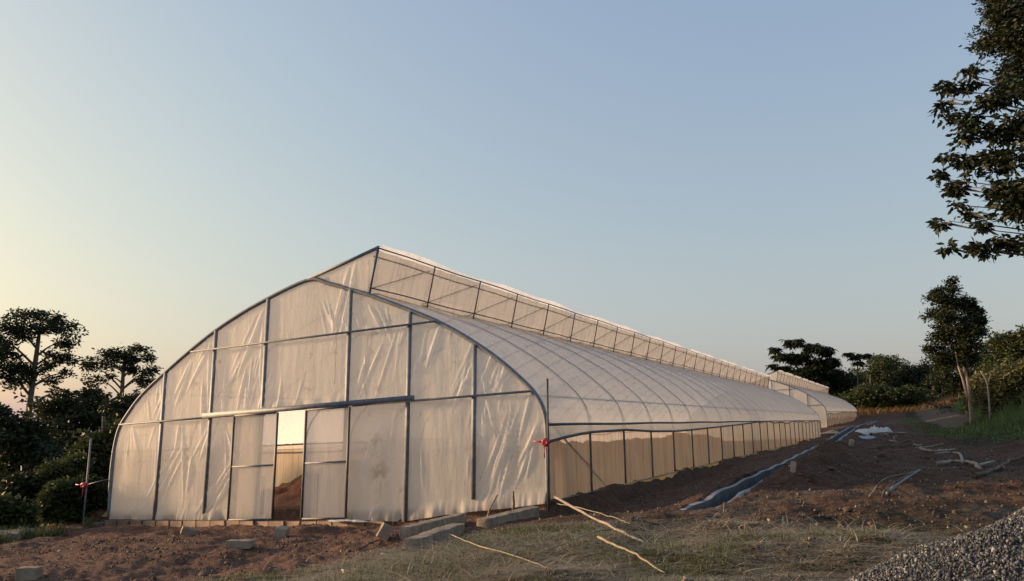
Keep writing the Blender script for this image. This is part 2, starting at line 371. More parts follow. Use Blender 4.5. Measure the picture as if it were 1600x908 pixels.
# ---------------------------------------------------------------- greenhouses
GW = 12.0; B_ = GW / 7.5
US = np.array([0, 1, 2, 3, 4.5, 5.5, 6.5, 7.5]) * B_ - GW
H1, H2, HP, SP = 2.2015, 3.863, 1.52, 2.5417
ARCH = catmull([(-12.0, -.1), (-12.06, .8), (-12.04, 1.5), (-11.93, 2.06), (-11.68, 2.43), (-11.18, 2.93), (-10.4, 3.45), (-9.55, 3.96), (-8.65, 4.42), (-7.5, 4.86), (-6.07, 5.24),
                (-5.42, 5.07), (-4.75, 4.83), (-4.2, 4.62), (-3.13, 4.15), (-2.39, 3.79), (-1.70, 3.37), (-1.04, 2.90), (-.43, 2.36), (-.18, 2.06), (-.04, 1.75), (0.01, 1.33), (0.03, 0)], 5)
PK = 50                                                 # index of the peak
VT, VB = (-4.11, 5.72), (-4.34, 4.83)
def arch_top(u):                                        # height of the gable outline, vent included
    i = PK
    zl = np.interp(u, ARCH[12:PK + 1, 0], ARCH[12:PK + 1, 1])
    zr = np.interp(u, ARCH[PK:, 0], ARCH[PK:, 1])
    zv = np.interp(u, [-6.07, -4.9, VT[0]], [5.24, 5.52, 5.72])
    return np.where(u < -6.07, zl, np.where(u < VB[0], zv, zr))
def roll_h(y, side=1):
    n = np.asarray(y) / SP
    b = np.interp(n, [0, .5, 1, 2, 3, 4, 5, 6, 9, 11], [1.19, 1.29, 1.34, 1.36, 1.29, 1.26, 1.28, 1.31, 1.41, 1.51])
    return np.where(n < 11, b, 1.44 + .08 * np.sin(n * 1.9 + 1) * np.cos(n * .8)) + (.0 if side > 0 else -.03)

def greenhouse(x0, y0, z0, sy, nh, first, label):
    L = nh * SP
    def mp(u, y, h):
        u, y, h = np.broadcast_arrays(np.asarray(u, float), np.asarray(y, float), np.asarray(h, float))
        return np.stack([x0 + u, y0 + y, z0 + SXS * u + sy * y + h], -1)
    root = empty('greenhouse', mp(-6, 0, -.25).tolist(), label, 'greenhouse', 'white plastic greenhouses')
    # ---- hoops (first and last are the stout end arches)
    T = np.gradient(ARCH, axis=0); T /= np.linalg.norm(T, axis=1)[:, None]; NRM = np.stack([-T[:, 1], T[:, 0]], 1)  # outward (left side: -x)
    Nout = NRM.copy()
    def hoop(y, r, mat):
        m = MB(); m.tube(mp(ARCH[:, 0], y, ARCH[:, 1]), r, 6); return m.build('hoop', mat, root, True)
    for i in range(1, nh):
        hoop(i * SP, .026, M['dark_steel'])
    for y in (0.0, L):
        m = MB(); a = ARCH
        q = mp(a[:, 0], y, a[:, 1]); m.tube(q, .05, 8)
        m.tube(mp([-6.07, -4.9, VT[0]], y, [5.26, 5.54, 5.74]), .042, 8)
        m.tube(mp([VB[0] + .03, VT[0]], y, [VB[1] - .15, VT[1] + .06]), .028, 8)
        m.build('end_arch', M['steel'], root, True)
    # ---- roof film
    ysub = 14 if first else 5
    ys = np.linspace(0, L, nh * ysub + 1)
    def skin(idx, name, mat, top=None, side=1):
        A = ARCH[idx]; N = Nout[idx]
        nc = len(idx); Yg = np.repeat(ys[:, None], nc, 1)
        Ug = np.repeat(A[None, :, 0], len(ys), 0); Hg = np.repeat(A[None, :, 1], len(ys), 0)
        k = idx if isinstance(idx, np.ndarray) else np.array(idx)
        fr = (Yg / SP) % 1.0
        sag = -.035 * np.sin(math.pi * fr) ** 2
        s_ = np.cumsum(np.r_[0, np.linalg.norm(np.diff(A, axis=0), axis=1)])[None]
        wr = .06 * fbm(Yg * 1.6 + s_ * .5, s_ * .35 + 0 * Yg, 41) + .05 * fbm(Yg * 4 + s_ * 2.2, s_ * .8 - Yg * .9, 43, 3) + .03 * fbm(Yg * 4 - s_ * 2.4, s_ * .7 + Yg * .9, 44, 2)
        off = .018 + sag + wr * np.sin(math.pi * fr) ** .6 + .03 * ss(1.9, 1.5, A[None, :, 1])
        Ug = Ug + N[None, :, 0] * off; Hg = Hg + N[None, :, 1] * off
        # the lower edge follows the wavy roll pipe
        rh = roll_h(Yg, side)
        if side > 0:
            last = A[-1, 1]; lo = A[:, 1][None] < 1.6
            f = np.clip((1.6 - A[None, :, 1]) / (1.6 - last), 0, 1)
            Hg = np.where(lo, 1.6 + (rh - 1.6) * f, Hg)
        m = MB(); m.grid(mp(Ug, Yg, Hg).reshape(-1, 3), len(ys), nc); return m.build(name, mat, root, True)
    iR = np.where((np.arange(len(ARCH)) > PK) & (ARCH[:, 0] > -4.6) & (ARCH[:, 1] > 1.25))[0]
    skin(iR, 'roof_film', M['roof_film'])
    iL = np.where((np.arange(len(ARCH)) <= PK) & (ARCH[:, 1] > 1.3))[0]
    skin(iL, 'roof_film', M['roof_film'], side=-1)
    # vent roof: from the peak up to the vent top, with a small overhang
    vx = np.linspace(0, 1, 12); U = -6.07 + vx * (VT[0] + .12 + 6.07); Hh = np.interp(U, [-6.07, -4.9, VT[0] + .12], [5.25, 5.55, 5.79])
    Yg = np.repeat(ys[:, None], 12, 1)
    Hg = Hh[None] + .02 * fbm(Yg * 2, vx[None] * 3 + 0 * Yg, 51) + .05 * ss(.8, 1, vx)[None] * np.sin(Yg * 1.1) * np.sin(Yg * .37)
    m = MB(); m.grid(mp(np.repeat(U[None], len(ys), 0), Yg, Hg).reshape(-1, 3), len(ys), 12)
    vent = m.build('vent_roof', M['roof_film'], root, True)
    # vent net, set behind its posts
    nv = 7; Yg = np.repeat(ys[:, None], nv, 1); fv = np.linspace(-.12, 1, nv)[None]
    Ug = VB[0] + (VT[0] - VB[0]) * fv - .03 + .02 * np.sin(Yg * 9 + 2 * fbm(Yg, fv * 1 + 0 * Yg, 61)) ; Hg = VB[1] - .06 + (VT[1] - VB[1] + .03) * fv + 0 * Yg
    m = MB(); m.grid(mp(Ug, Yg, Hg).reshape(-1, 3), len(ys), nv); m.build('vent_net', M['vent_net'], root, True)
    for i in range(0, nh + 1):
        m = MB(); m.tube(mp([VB[0] + .02, VT[0] + .02], i * SP, [VB[1] - .2, VT[1]]), .018, 6)
        p = m.build('vent_post', M['dark_steel'], root, True)
        if i < nh:
            m = MB(); m.tube(mp([VB[0] - .2, VT[0] - .12], [i * SP + .12, (i + 1) * SP - .05], [VB[1] - .02, VT[1] - .1]), .018, 6)
            m.build('vent_brace', M['steel'], root, True)
    for (u, h) in ((VT[0] + .03, VT[1] + .0), (VB[0] + .045, VB[1]), (VT[0] - .10, VT[1] - .17)):
        yy = np.linspace(-.02, L + .02, nh * 2 + 1)
        m = MB(); m.tube(mp(u, yy, h + .012 * np.sin(yy * 1.3)), .016, 6); m.build('vent_rail', M['dark_steel'], root, True)
    # ---- side: eave pipe, roll pipe, net, skirt
    for sgn, u in ((1, .05), (-1, -12.10)):
        yy = np.linspace(0, L, nh * 3 + 1)
        m = MB(); m.tube(mp(u, yy, HP + .006 * np.sin(yy)), .028, 8); m.build('eave_pipe', M['dark_steel'], root, True)
        m = MB(); m.tube(mp(u + .02 * sgn, yy, roll_h(yy, sgn)), .03, 8); m.build('roll_pipe', M['dark_steel'], root, True)
        nv = 12; yl = np.linspace(0, L, nh * (10 if first else 5) + 1); Yg = np.repeat(yl[:, None], nv, 1); fv = np.linspace(0, 1, nv)[None]
        top = 1.5; bot = .02
        Hg = bot + (top - bot) * fv + .025 * fbm(Yg * .7, 0 * Yg, 71) * (1 - fv)
        Ug = (u - .11 * sgn) + .012 * np.sin(Yg * 11 + 3 * fbm(Yg, fv + 0 * Yg, 73)) - .03 * sgn * np.sin(math.pi * ((Yg / SP) % 1)) * np.sin(math.pi * fv)
        m = MB(); m.grid(mp(Ug, Yg, Hg).reshape(-1, 3), len(yl), nv); m.build('side_net', M['net'], root, True)
        m = MB(); yb = np.linspace(0, L, nh * 2 + 1); m.tube(mp(u - .01 * sgn, yb, .03), .018, 6); m.build('base_rail', M['dark_steel'], root, True)
        # base skirt: buried film edge, bulging over the soil
        nv = 5; fv = np.linspace(0, 1, nv)[None]; Yg = np.repeat(yl[:, None], nv, 1)
        Hg = .05 - (.14 + .30 * ss(5, 7, Yg) * (1 - ss(24, 50, Yg)) + .1 * fbm(Yg * .8, 0 * Yg, 81)) * fv
        Ug = u + sgn * (.0 + .14 * fv * (1 + fbm(Yg * 1.5, fv + 0 * Yg, 83)))
        if first and sgn > 0:
            j = yl > 4.6; Yg, Hg, Ug = Yg[j], Hg[j], Ug[j]
        m = MB(); m.grid(mp(Ug, Yg, Hg).reshape(-1, 3), len(Yg), nv); m.build('base_skirt', M['skirt'], root, True)
    for j in (92, 26):
        m = MB(); m.tube(mp(ARCH[j, 0] - Nout[j, 0] * .13, np.linspace(.1, L - .1, nh + 1), ARCH[j, 1] - Nout[j, 1] * .13), .02, 6); m.build('purlin', M['dark_steel'], root, True)
    m = MB(); m.tube(mp([-.1, -.12], [.05, 3.9], [1.75, .05]), .022, 6); m.build('corner_brace', M['dark_steel'], root, True)
    # ---- gable ends
    def hbot(u): return np.interp(u, [-12, -10.4, -8.8, -7.2, -5.8, -4.8, -4.0, -3.25, -2.2, -1.65, -.75, 0.05], [-.15, -.18, -.20, -.22, -.24, -.24, -.27, -.30, -.17, -.12, -.06, .02])
    CR = []
    rs = random.Random(5)
    def fan(u, h, n, dirs, ln):                         # tension creases radiating from a fixing point
        for _ in range(n):
            a = R_(rs.uniform(*dirs)); l = rs.uniform(*ln); o = rs.uniform(-.25, .25)
            CR.append((u + o, h + rs.uniform(-.2, .2), u + o + math.cos(a) * l, h + math.sin(a) * l, rs.uniform(.012, .03), rs.uniform(.008, .032)))
    if first:
        for u in US[1:7]:
            fan(u, float(arch_top(u)) - .1, 5, (240, 285), (.6, 2.2)); fan(u, H1, 3, (60, 80), (.8, 1.8))
        fan(-10.7, -.1, 7, (45, 62), (1.2, 2.6)); fan(-8.9, -.1, 8, (45, 62), (.9, 2.6)); fan(-8.6, H1, 7, (235, 300), (.5, 1.6)); fan(-11.6, H1, 7, (240, 300), (.3, 1.2)); fan(-11.3, 2.6, 5, (45, 75), (.5, 1))
        fan(-1.3, .1, 7, (62, 80), (1.2, 2.6)); fan(-1.45, 2.2, 9, (250, 285), (.6, 1.8)); fan(-1.2, 2.3, 5, (50, 80), (.4, 1.0)); fan(-7.8, 2.3, 6, (60, 80), (.6, 1.6)); fan(-.6, .5, 4, (55, 75), (.6, 1.6))
        fan(-5.3, 3.9, 4, (95, 120), (.5, 1.1)); fan(-4.6, 3.8, 5, (90, 130), (.5, 1.1)); fan(-3.8, 3.6, 6, (100, 120), (.5, 1.0)); fan(-3.0, 2.6, 4, (60, 75), (.7, 1.8))
        for k in range(46): fan(rs.uniform(-11.8, -.4), rs.uniform(.3, 3.4), 1, (62, 104), (.5, 2.0))
    def gable(y, full):
        sgn = -1 if y == 0 else 1
        def panel(u0, u1, lo, hi, nu, nv):
            U = np.linspace(u0, u1, nu)[:, None] + np.zeros((1, nv)); v = np.linspace(0, 1, nv)[None]
            a = lo(U[:, :1]); b = hi(U[:, :1]); Hg = a + (b - a) * v
            cr = np.zeros_like(Hg + U)
            d = .017 * fbm(U * 1.8, Hg * .45, 91) + .0035 * fbm(U * 6, Hg * 1.2, 93, 3)
            for (ux, hx, uy, hy, w, am) in (CR if full else []):
                du, dh = uy - ux, hy - hx; l2 = du * du + dh * dh
                t = ((U - ux) * du + (Hg - hx) * dh) / l2; tt = np.clip(t, 0, 1)
                q = np.hypot(U - ux - tt * du, Hg - hx - tt * dh)
                e_ = np.exp(-(q / w) ** 2) * np.clip(np.minimum(t, 1 - t) * 3, 0, 1); d = d + am * e_; cr = np.maximum(cr, e_ * min(1, am / .03))
            foot = .05 * ss(.35, 0, Hg - a) * (1 + 1.5 * fbm(U * 4, 0 * U, 95))
            yy = y + sgn * (.0 + d + foot)
            st = np.zeros_like(cr)
            if full:
                nn = np.clip(.5 + 1.6 * fbm(U * 5, Hg * 5, 97), 0, 1)
                for i_ in range(7):
                    um = (US[i_] + US[i_ + 1]) / 2 + .15; st = np.maximum(st, .30 * np.exp(-((U - um - .03 * fbm(Hg * 1.5, 0 * Hg + i_, 98)) / .012) ** 2) * nn)
                    for k_ in range(6):
                        ht = .5 + k_ * .72 + .2 * math.sin(i_ * 5 + k_ * 3); w_ = .10 + .08 * math.sin(k_ * 7 + i_); st = np.maximum(st, .30 * np.exp(-((Hg - ht) / .010) ** 2) * (np.abs(U - um) < w_) * nn)
                for (u_, h_, ru, rh) in ((-4.15, 2.52, .30, .10), (-4.1, 3.72, .22, .10), (-4.1, 1.35, .25, .2), (-2.1, 3.6, .3, .05), (-9.3, 3.0, .2, .08), (-1.0, 1.7, .25, .06), (-5.9, 2.7, .15, .12), (-3.9, .7, .2, .3)):
                    st = np.maximum(st, .5 * np.exp(-((U - u_) / ru) ** 2 - ((Hg - h_) / rh) ** 2) * np.clip(.35 + 3 * fbm(U * 9, Hg * 9, 99), 0, 1))
                st = np.maximum(st, .5 * ss(.30, .0, Hg - a) * np.clip(.3 + 1.5 * fbm(U * 3, Hg * 3, 96), 0, 1))
            STV.append(st.ravel()); CRV.append(cr.ravel()); return mp(U, yy, Hg).reshape(-1, 3), nu, nv
        CRV = []; STV = []; m = MB(); q = 38 if full else 4
        n = lambda a, b: int((b - a) * q) + 2
        nvv = 230 if full else 20
        top = lambda U: arch_top(U) - .01
        if full:
            m.grid(*panel(-11.98, US[3], hbot, top, n(-12, US[3]), nvv)); m.grid(*panel(US[3], US[4], lambda U: H1 + 0 * U, top, n(US[3], US[4]), 110)); m.grid(*panel(US[4], -.0, hbot, top, n(US[4], 0), nvv))
        else: m.grid(*panel(-11.98, 0, hbot, top, n(-12, 0), nvv))
        m.grid(mp([-4.36, -4.12, -4.36, -4.3], y, [5.66, 5.72, 4.72, 4.74]), 2, 2); CRV.append(np.zeros(4)); STV.append(np.zeros(4))
        m.build('gable_film', M['gable_film'], root, True, {'crease': np.concatenate(CRV), 'mud': np.concatenate(STV)})
        for i in range(1, 7):
            u = US[i]; h0 = float(hbot(u)) if i != 6 else .12; h1 = float(arch_top(u)) - .03
            if i == 3 or i == 4 : h0 = -.24
            if u > -6.1 and u < VB[0]: h1 = float(np.interp(u, ARCH[PK:, 0], ARCH[PK:, 1]))
            m = MB(); c = (mp(u, y, h0) + mp(u, y, h1)) / 2
            m.box(c + np.array([0, sgn * .03, 0]), (.085, .05, h1 - h0)); m.build('mullion', M['steel'], root)
        for h in (H1, H2):
            k = np.where(ARCH[:, 1] > h)[0]; ua, ub = ARCH[k[0], 0], ARCH[k[-1], 0]
            segs = [(ua, ub)] if (h == H2 or not full) else [(ua, US[3] - .6), (US[4] + .2, ub)]
            for a_, b_ in segs:
                m = MB(); m.tube(mp([a_, (a_ + b_) / 2, b_], y + sgn * .075, h), .024, 8); m.build('crossbar', M['steel'], root, True)
    gable(0, first); gable(L, False)
    if not first: return root
    # ---- sliding doors, their track, cranks
    def bar(m, u0, h0, u1, h1, w, d, y):
        a, b = mp(u0, y, h0), mp(u1, y, h1); v = b - a; l = np.linalg.norm(v); v /= l
        ax = np.array([0, 1, 0]); bx = np.cross(ax, v); m.box((a + b) / 2, (w, d, l), np.stack([bx, ax, v], 1))
    m = MB(); bar(m, -8.95, H1 + .045, -3.0, H1 + .06, .11, .07, -.13); m.build('door_track', M['steel'], root)
    for (u0, u1, lab) in ((-7.92, -6.62, 'closed left leaf hung outside the door opening'), (-5.80, -4.62, 'right leaf printed with faint marks and smudges')):
        h0, h1 = -.20, H1 - .02
        dm = MB(); nu, nv = 20, 30; U = np.linspace(u0, u1, nu)[:, None] + np.zeros((1, nv)); Hg = np.linspace(h0, h1, nv)[None] + 0 * U
        dm.grid(mp(U, -.15 + .008 * fbm(U * 3, Hg, 101), Hg).reshape(-1, 3), nu, nv)
        door = dm.build('sliding_door', M['door_film'], root, True); door['label'] = lab
        f = MB(); fy = -.165
        for u in (u0, u1): bar(f, u, h0, u, h1, .045, .04, fy)
        for h in (h0, h1): bar(f, u0 + .024, h, u1 - .024, h, .04, .038, fy)
        f.build('door_frame', M['dark_steel'], door)
        f = MB(); bar(f, u0 + .024, 1.0, u1 - .024, 1.0, .035, .034, fy); f.build('door_rail', M['steel'], door)
        # faint maker's print running up the film, too small to read
        f = MB(); ub = u0 + .32 if u0 > -6 else u1 - .35
        zz = [(ub + (.018 if k % 2 else -.018) * (.4 + (k * 7 % 5) / 5), h0 + .10 + k * .017) for k in range(52)]
        f.tube(mp([q[0] for q in zz], -.160, [q[1] for q in zz]), .004, 4)
        f.build('printed_mark', M['ink'], door)
    f = MB(); zz = [(-5.15 + (.02 if k % 2 else -.02) * (.3 + (k * 7 % 5) / 5), 2.72 + k * .018) for k in range(58)]
    f.tube(mp([q[0] for q in zz], -.03, [q[1] for q in zz]), .004, 4)
    f.build('printed_mark', M['ink'], root)
    def crank(u, y, h0, h1, hc, side):
        m = MB(); m.tube(mp(u, y, [h0, (h0 + h1) / 2, h1]), .022, 8); p = m.build('crank_pole', M['steel'] if side < 0 else M['dark_steel'], root, True)
        c = mp(u - .02, y - .05, hc); m = MB()
        th = np.linspace(0, 2 * math.pi, 25)
        for yy, r in ((-.03, .085), (.03, .075)):
            m.tube(c + np.stack([0 * th, 0 * th + yy, 0 * th], 1) * 0 + np.stack([r * .55 * np.cos(th), 0 * th + yy, r * .55 * np.sin(th)], 1), r * .45, 8, False)
        m.tube([c + [0, -.06, 0], c + [0, .06, 0]], .06, 14)
        m.tube([c, c + [-.09, -.05, .01], c + [-.24, -.06, .02]], [.022, .018, .016], 8)
        m.tube([c + [-.03, 0, -.05], c + [-.03, -.02, -.30]], .013, 8)
        m.build('crank_winch', M['red_paint'], p, True)
        return c
    crank(.10, -.16, -.10, 2.42, 1.18, 1)
    crank(-12.62, -.25, -.55, 1.9, .72, -1)
    m = MB(); m.tube(mp([-12.6, -12.3, -12.12], [-.2, -.15, 0], [.74, .8, .84]), .014, 6); m.build('crank_shaft', M['steel'], root, True)
    return root
greenhouse(0, 0, 0, SYS, 25, True, 'long near greenhouse with sliding doors in its milky front gable')
greenhouse(.25, 68.2, SYS * 68.2 + .80, .037, 26, False, 'smaller looking second greenhouse behind the far end of the near one')

# soil ridge inside the first greenhouse
def soil_ridge():
    U = np.linspace(-10.6, -3.4, 130); Y = np.linspace(.7, 46, 420); Ug, Yg = np.meshgrid(U, Y)
    c = -7.2 + .6 * np.sin(Yg * .3)
    h = (.82 + .5 * fbm(Yg * .35, Yg * 0, 111)) * np.clip(1 - ((Ug - c) / 2.8) ** 2, 0, 1) ** .8 * ss(.7, 3.2, Yg) * ss(46, 43, Yg)
    h = h + (fbm(Ug * 2.2, Yg * 2.2, 113) * .28 + fbm(Ug * 7, Yg * 7, 115, 3) * .10) * np.clip(h * 2.5, 0, 1)
    Z = SXS * Ug + SYS * Yg + h - .02
    m = MB(); m.grid(np.stack([Ug, Yg, Z], -1).reshape(-1, 3), len(Y), len(U))
    o = m.build('soil_mound', M['soil'], None, True); recentre(o)
    tag(o, 'lumpy red soil mound seen through the open greenhouse door', 'soil mound')
soil_ridge()

# ---------------------------------------------------------------- drain lined with mortar
def drain():
    root = empty('drainage_channel', [3.4, -1.9, gz(4.2, -1.9)], 'grey lined drainage channel running beside the greenhouse wall', 'drain')
    Y = np.linspace(-2.3, 100, 420)
    def strip(prof, name, mt='liner'):
        P = []
        for y in Y:
            xc = float(trench_x(y)) + .03 * math.sin(y * .35) * min(1, max(0, y) / 10); 
            zl = float(ground_z(xc - .55, y, False)); zr = float(ground_z(xc + .55, y, False))
            for (dx, dz) in prof:
                dx = dx * .78
                P.append((xc + dx, y, (zl if dx < 0 else zr) * .5 + (zl + zr) * .25 + dz + .015 * math.sin(y * 2.3 + dx * 3)))
        m = MB(); m.grid(np.array(P), len(Y), len(prof)); return m.build(name, M[mt], root, True)
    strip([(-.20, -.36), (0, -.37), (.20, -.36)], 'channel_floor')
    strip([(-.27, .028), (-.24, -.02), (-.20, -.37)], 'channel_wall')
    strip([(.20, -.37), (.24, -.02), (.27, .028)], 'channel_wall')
    strip([(-.50, -.12), (-.43, .02), (-.38, .035), (-.265, .03)], 'channel_lip', 'lip')
    strip([(.265, .03), (.34, .03), (.40, .01), (.46, -.12)], 'channel_lip', 'lip')
drain()

# ---------------------------------------------------------------- foundation and loose blocks
def found():
    y = -.10
    root = empty('foundation_wall', [-7.5, y, gz(-7.5, -.5) - .1], 'low course of grey brown sandcrete blocks under the front gable', 'block wall')
    u = -14.9
    while u < -3.9:
        l = .43 + random.uniform(-.02, .02)
        if -13.25 < u < -12.6: u += l; continue
        top = float(np.interp(u, [-15, -12.4, -12, -10.4, -8.8, -7.2, -5.8, -4.8, -4.0], [-.20, -.20, -.15, -.18, -.20, -.22, -.24, -.24, -.27])) - .012
        m = MB(); m.box((u + l / 2, y + random.uniform(-.012, .012), SXS * (u + l / 2) + top - .17 + random.uniform(-.01, .006)), (l - .012, .19, .34), rotm(0, random.uniform(-.015, .015) - .047, random.uniform(-.03, .03)), .012)
        m.build('block', M['wall_block'], root); u += l
found()
def block(px, py, dims, az, label, mat='block', tilt=(0, 0), sink=.02, cat='concrete block', name='concrete_block', group='loose concrete blocks'):
    P = at(px, py); m = rough_box(dims, .03, .006, px); V = m.v[0]
    m.v[0] = V @ rotm(tilt[0], tilt[1], az).T + np.array([P[0], P[1], P[2] + dims[2] / 2 - sink])
    o = m.build(name, M[mat]); recentre(o); return tag(o, label, cat, group)
block(375, 856, (.42, .28, .13), .35, 'flat concrete block lying alone in front of the left door leaf')
block(297, 836, (.36, .18, .15), .9, 'tilted concrete block lying close to the foundation left of the doors', tilt=(.1, .3))
block(440, 838, (.22, .30, .18), .45, 'squarish concrete block standing right below the door opening', 'pale_block', tilt=(.1, .15))
block(45, 905, (.30, .22, .18), .5, 'concrete block cut by the lower left corner of the picture')
block(601, 843, (.18, .2, .24), .7, 'small upright block with a pointed top beside the beam end', tilt=(0, .5))
block(44, 838, (.5, .3, .16), .9, 'rough sandy block nearest the left block row, leaning up', 'pale_block', (.25, .2))
block(18, 842, (.48, .28, .16), .4, 'dusty block half tipped beside the dark bushes on the left', 'pale_block', (.3, -.1))
block(2, 842, (.3, .25, .16), .1, 'yellowish block just inside the left edge of the picture', 'pale_block', (.1, .2))
def beam(p0, p1, w, h, label, mat='block', name='concrete_beam', lift=0):
    A, Bp = at(*p0), at(*p1); v = Bp - A; l = np.linalg.norm(v); v /= l
    sx = np.cross(v, [0, 0, 1]); sx /= np.linalg.norm(sx); up = np.cross(sx, v)
    m = rough_box((w, l, h), .05, .010, p0[0]); m.v[0] = m.v[0] @ np.stack([sx, v, up], 1).T + (A + Bp) / 2 + np.array([0, 0, h / 2 - .08 + lift])
    o = m.build(name, M[mat]); recentre(o); return tag(o, label, 'concrete beam', 'concrete beams by the greenhouse corner')
beam((640, 860), (716, 832), .22, .22, 'front concrete beam lying out from under the gable, end facing left', 'block')
beam((632, 842), (722, 818), .2, .22, 'concrete beam lying behind the front one, against the gable film', 'block', lift=.04)
beam((752, 826), (836, 804), .22, .2, 'dark concrete beam nearest the red crank corner', 'block', lift=.02)

# wooden pegs leaning on the gable
def stick(name, pts, r, mat, label, cat, group=None, n=7, jitter=.02, lift=None):
    P = np.array(pts, float)
    Q = catmull(P, 6) if len(P) > 2 else np.linspace(P[0], P[1], 8)
    Q[1:-1] += RNG.normal(0, jitter, (len(Q) - 2, 3)) * [1, 1, .4]
    rr = r * (1 - .45 * np.linspace(0, 1, len(Q))) * (1 + .12 * RNG.normal(0, 1, len(Q)))
    m = MB(); m.tube(Q, rr, n); o = m.build(name, M[mat], None, True); recentre(o); return tag(o, label, cat, group)
def gp(px, py, h=.03): return at(px, py, h)
P = at(797, 806); stick('wooden_peg', [P + [0, .1, -.05], P + [0.02, .12, .20], P + [0, .14, .42]], .03, 'dark_wood', 'short dark upright peg in front of the right gable panel', 'peg', jitter=.002)
P = at(756, 812); stick('wooden_peg', [P + [0, .1, -.05], P + [.08, .12, .22], P + [.2, .16, .44]], .022, 'wood', 'thin leaning peg left of the dark upright one by the gable', 'peg', jitter=.004)

# long dry stems and poles over the grass
ST = 'pale canes lying in the foreground grass'
stick('bamboo_cane', [gp(866, 792, .12), gp(935, 826, .1), gp(1008, 856, .05)], .024, 'wood', 'thick pale pole lying from the greenhouse corner down to the grass', 'cane', ST, jitter=.01)
stick('bamboo_cane', [gp(935, 858, .12), gp(985, 880, .1), gp(1040, 907, .06)], .014, 'straw', 'greenish pale stem running to the lower edge right of centre', 'cane', ST, jitter=.01)
stick('bamboo_cane', [gp(958, 838, .08), gp(925, 850, .12), gp(880, 866, .08), gp(840, 872, .05)], .011, 'straw', 'curved stem branching left off the thick pale pole', 'cane', ST, jitter=.01)
stick('bamboo_cane', [gp(700, 845, .08), gp(745, 866, .1), gp(820, 884, .06), gp(885, 908, .05)], .009, 'straw', 'long thin stem from the beam end to the lower edge', 'cane', ST, jitter=.012)
stick('bamboo_cane', [gp(870, 796, .10), gp(910, 812, .16), gp(965, 826, .12), gp(985, 832, .1)], .008, 'straw', 'wire thin stem arching just above the thick pale pole', 'cane', ST, jitter=.01)
stick('bamboo_cane', [gp(835, 862, .05), gp(815, 880, .15), gp(790, 898, .05)], .006, 'straw', 'short bent stem in the grass below the curved one', 'cane', ST, jitter=.01)
stick('bamboo_cane', [gp(1020, 905, .03), gp(1050, 890, .14), gp(1085, 878, .05)], .006, 'straw', 'slim stem rising right of the greenish stem end', 'cane', ST, jitter=.01)
o = stick('branch', [gp(560, 862, .02), gp(585, 850, .03), gp(607, 843, .03)], .018, 'dark_wood', 'thin dark branch lying left of the small upright block', 'branch', None)
m = MB(); A = at(538, 897); m.box(A + [0, 0, .02], (.24, .035, .02), rotm(0, .05, -.8)); m.box(A + [.10, -.09, .015], (.10, .035, .018), rotm(0, 0, .2)); o = m.build('broken_lath', M['plank']); recentre(o); tag(o, 'broken bright wooden lath near the lower edge left of centre', 'lath')
m = MB(); A = at(600, 870); m.box(A + [0, 0, .015], (.09, .06, .03), rotm(.1, .1, .4), .008); o = m.build('mortar_chip', M['white_sheet']); recentre(o); tag(o, 'small white chip lying below the concrete beam end', 'chip')

# branches on the bare ground at the right
BR = 'bare cut branches on the brown ground'
def branch(pts, r, mat, label, forks=()):
    r = r * .62
    root = stick('fallen_branch', [gp(x, y, r + .01) for x, y in pts], r, mat, label, 'branch', BR, jitter=.015)
    ORG[root.name] = np.array(root.location)
    for f in forks:
        m = MB(); Q = catmull([gp(x, y, r * .8 + .02) for x, y in f], 5) if len(f) > 2 else np.array([gp(*f[0], r), gp(*f[1], r)])
        m.tube(Q, np.linspace(r * .75, r * .4, len(Q)), 6); m.build('fork', M[mat], root, True)
branch([(1467, 730), (1490, 727), (1518, 728), (1532, 738)], .085, 'wood', 'thickest pale branch with a fork, right of the dark pipes', [[(1505, 728), (1500, 714), (1486, 711), (1462, 713)], [(1525, 733), (1554, 724)]])
branch([(1438, 704), (1460, 708), (1494, 705)], .07, 'wood', 'pale straight branch just above the thickest forked one')
branch([(1430, 702), (1455, 700), (1474, 696)], .045, 'wood', 'slim pale branch behind the straight one near the grass')
branch([(1365, 681), (1388, 679), (1416, 679)], .08, 'wood', 'farthest pale branch, lying right of the white sheet pile', [[(1380, 679), (1388, 683)]])
branch([(1372, 700), (1395, 697), (1421, 689)], .05, 'dark_wood', 'dark thin branch between the drain and the pale branches', [[(1392, 700), (1418, 696), (1432, 690)]])
branch([(1525, 749), (1555, 738), (1580, 724), (1603, 716)], .06, 'dark_wood', 'dark crooked branch running off the right edge', [[(1566, 731), (1572, 736)]])
branch([(1428, 696), (1434, 699), (1440, 698)], .05, 'wood', 'short stub of branch beside the slim pale one')
branch([(1390, 692), (1402, 692)], .06, 'wood', 'tiny whitish piece of branch left of the short stub')
branch([(1398, 688), (1396, 686), (1402, 682)], .04, 'wood', 'little curved twig standing up below the farthest pale branch')
PP = 'dark pipes lying together on the bare ground'
stick('plastic_pipe', [gp(1388, 778, .06), gp(1408, 764, .06), gp(1438, 740, .06)], .038, 'pipe_p', 'thick dark pipe, the lowest of the bundle on bare ground', 'pipe', PP, jitter=0)
stick('plastic_pipe', [gp(1379, 778, .03), gp(1388, 767, .04), gp(1425, 743, .04)], .013, 'pipe_p', 'thin dark pipe close along the thick one', 'pipe', PP, jitter=.004)
stick('plastic_pipe', [gp(1359, 779, .03), gp(1384, 752, .05), gp(1432, 740, .04)], .013, 'wood', 'bent greyish pipe, the leftmost of the bundle', 'pipe', PP, jitter=.004)
P = at(1240, 737); m = MB(); m.box(P + [0, 0, .08], (.11, .04, .26), rotm(-.5, .25, .3), .01); o = m.build('board_stub', M['wood']); recentre(o); tag(o, 'short board stub stuck in the soil beside the drain', 'board')
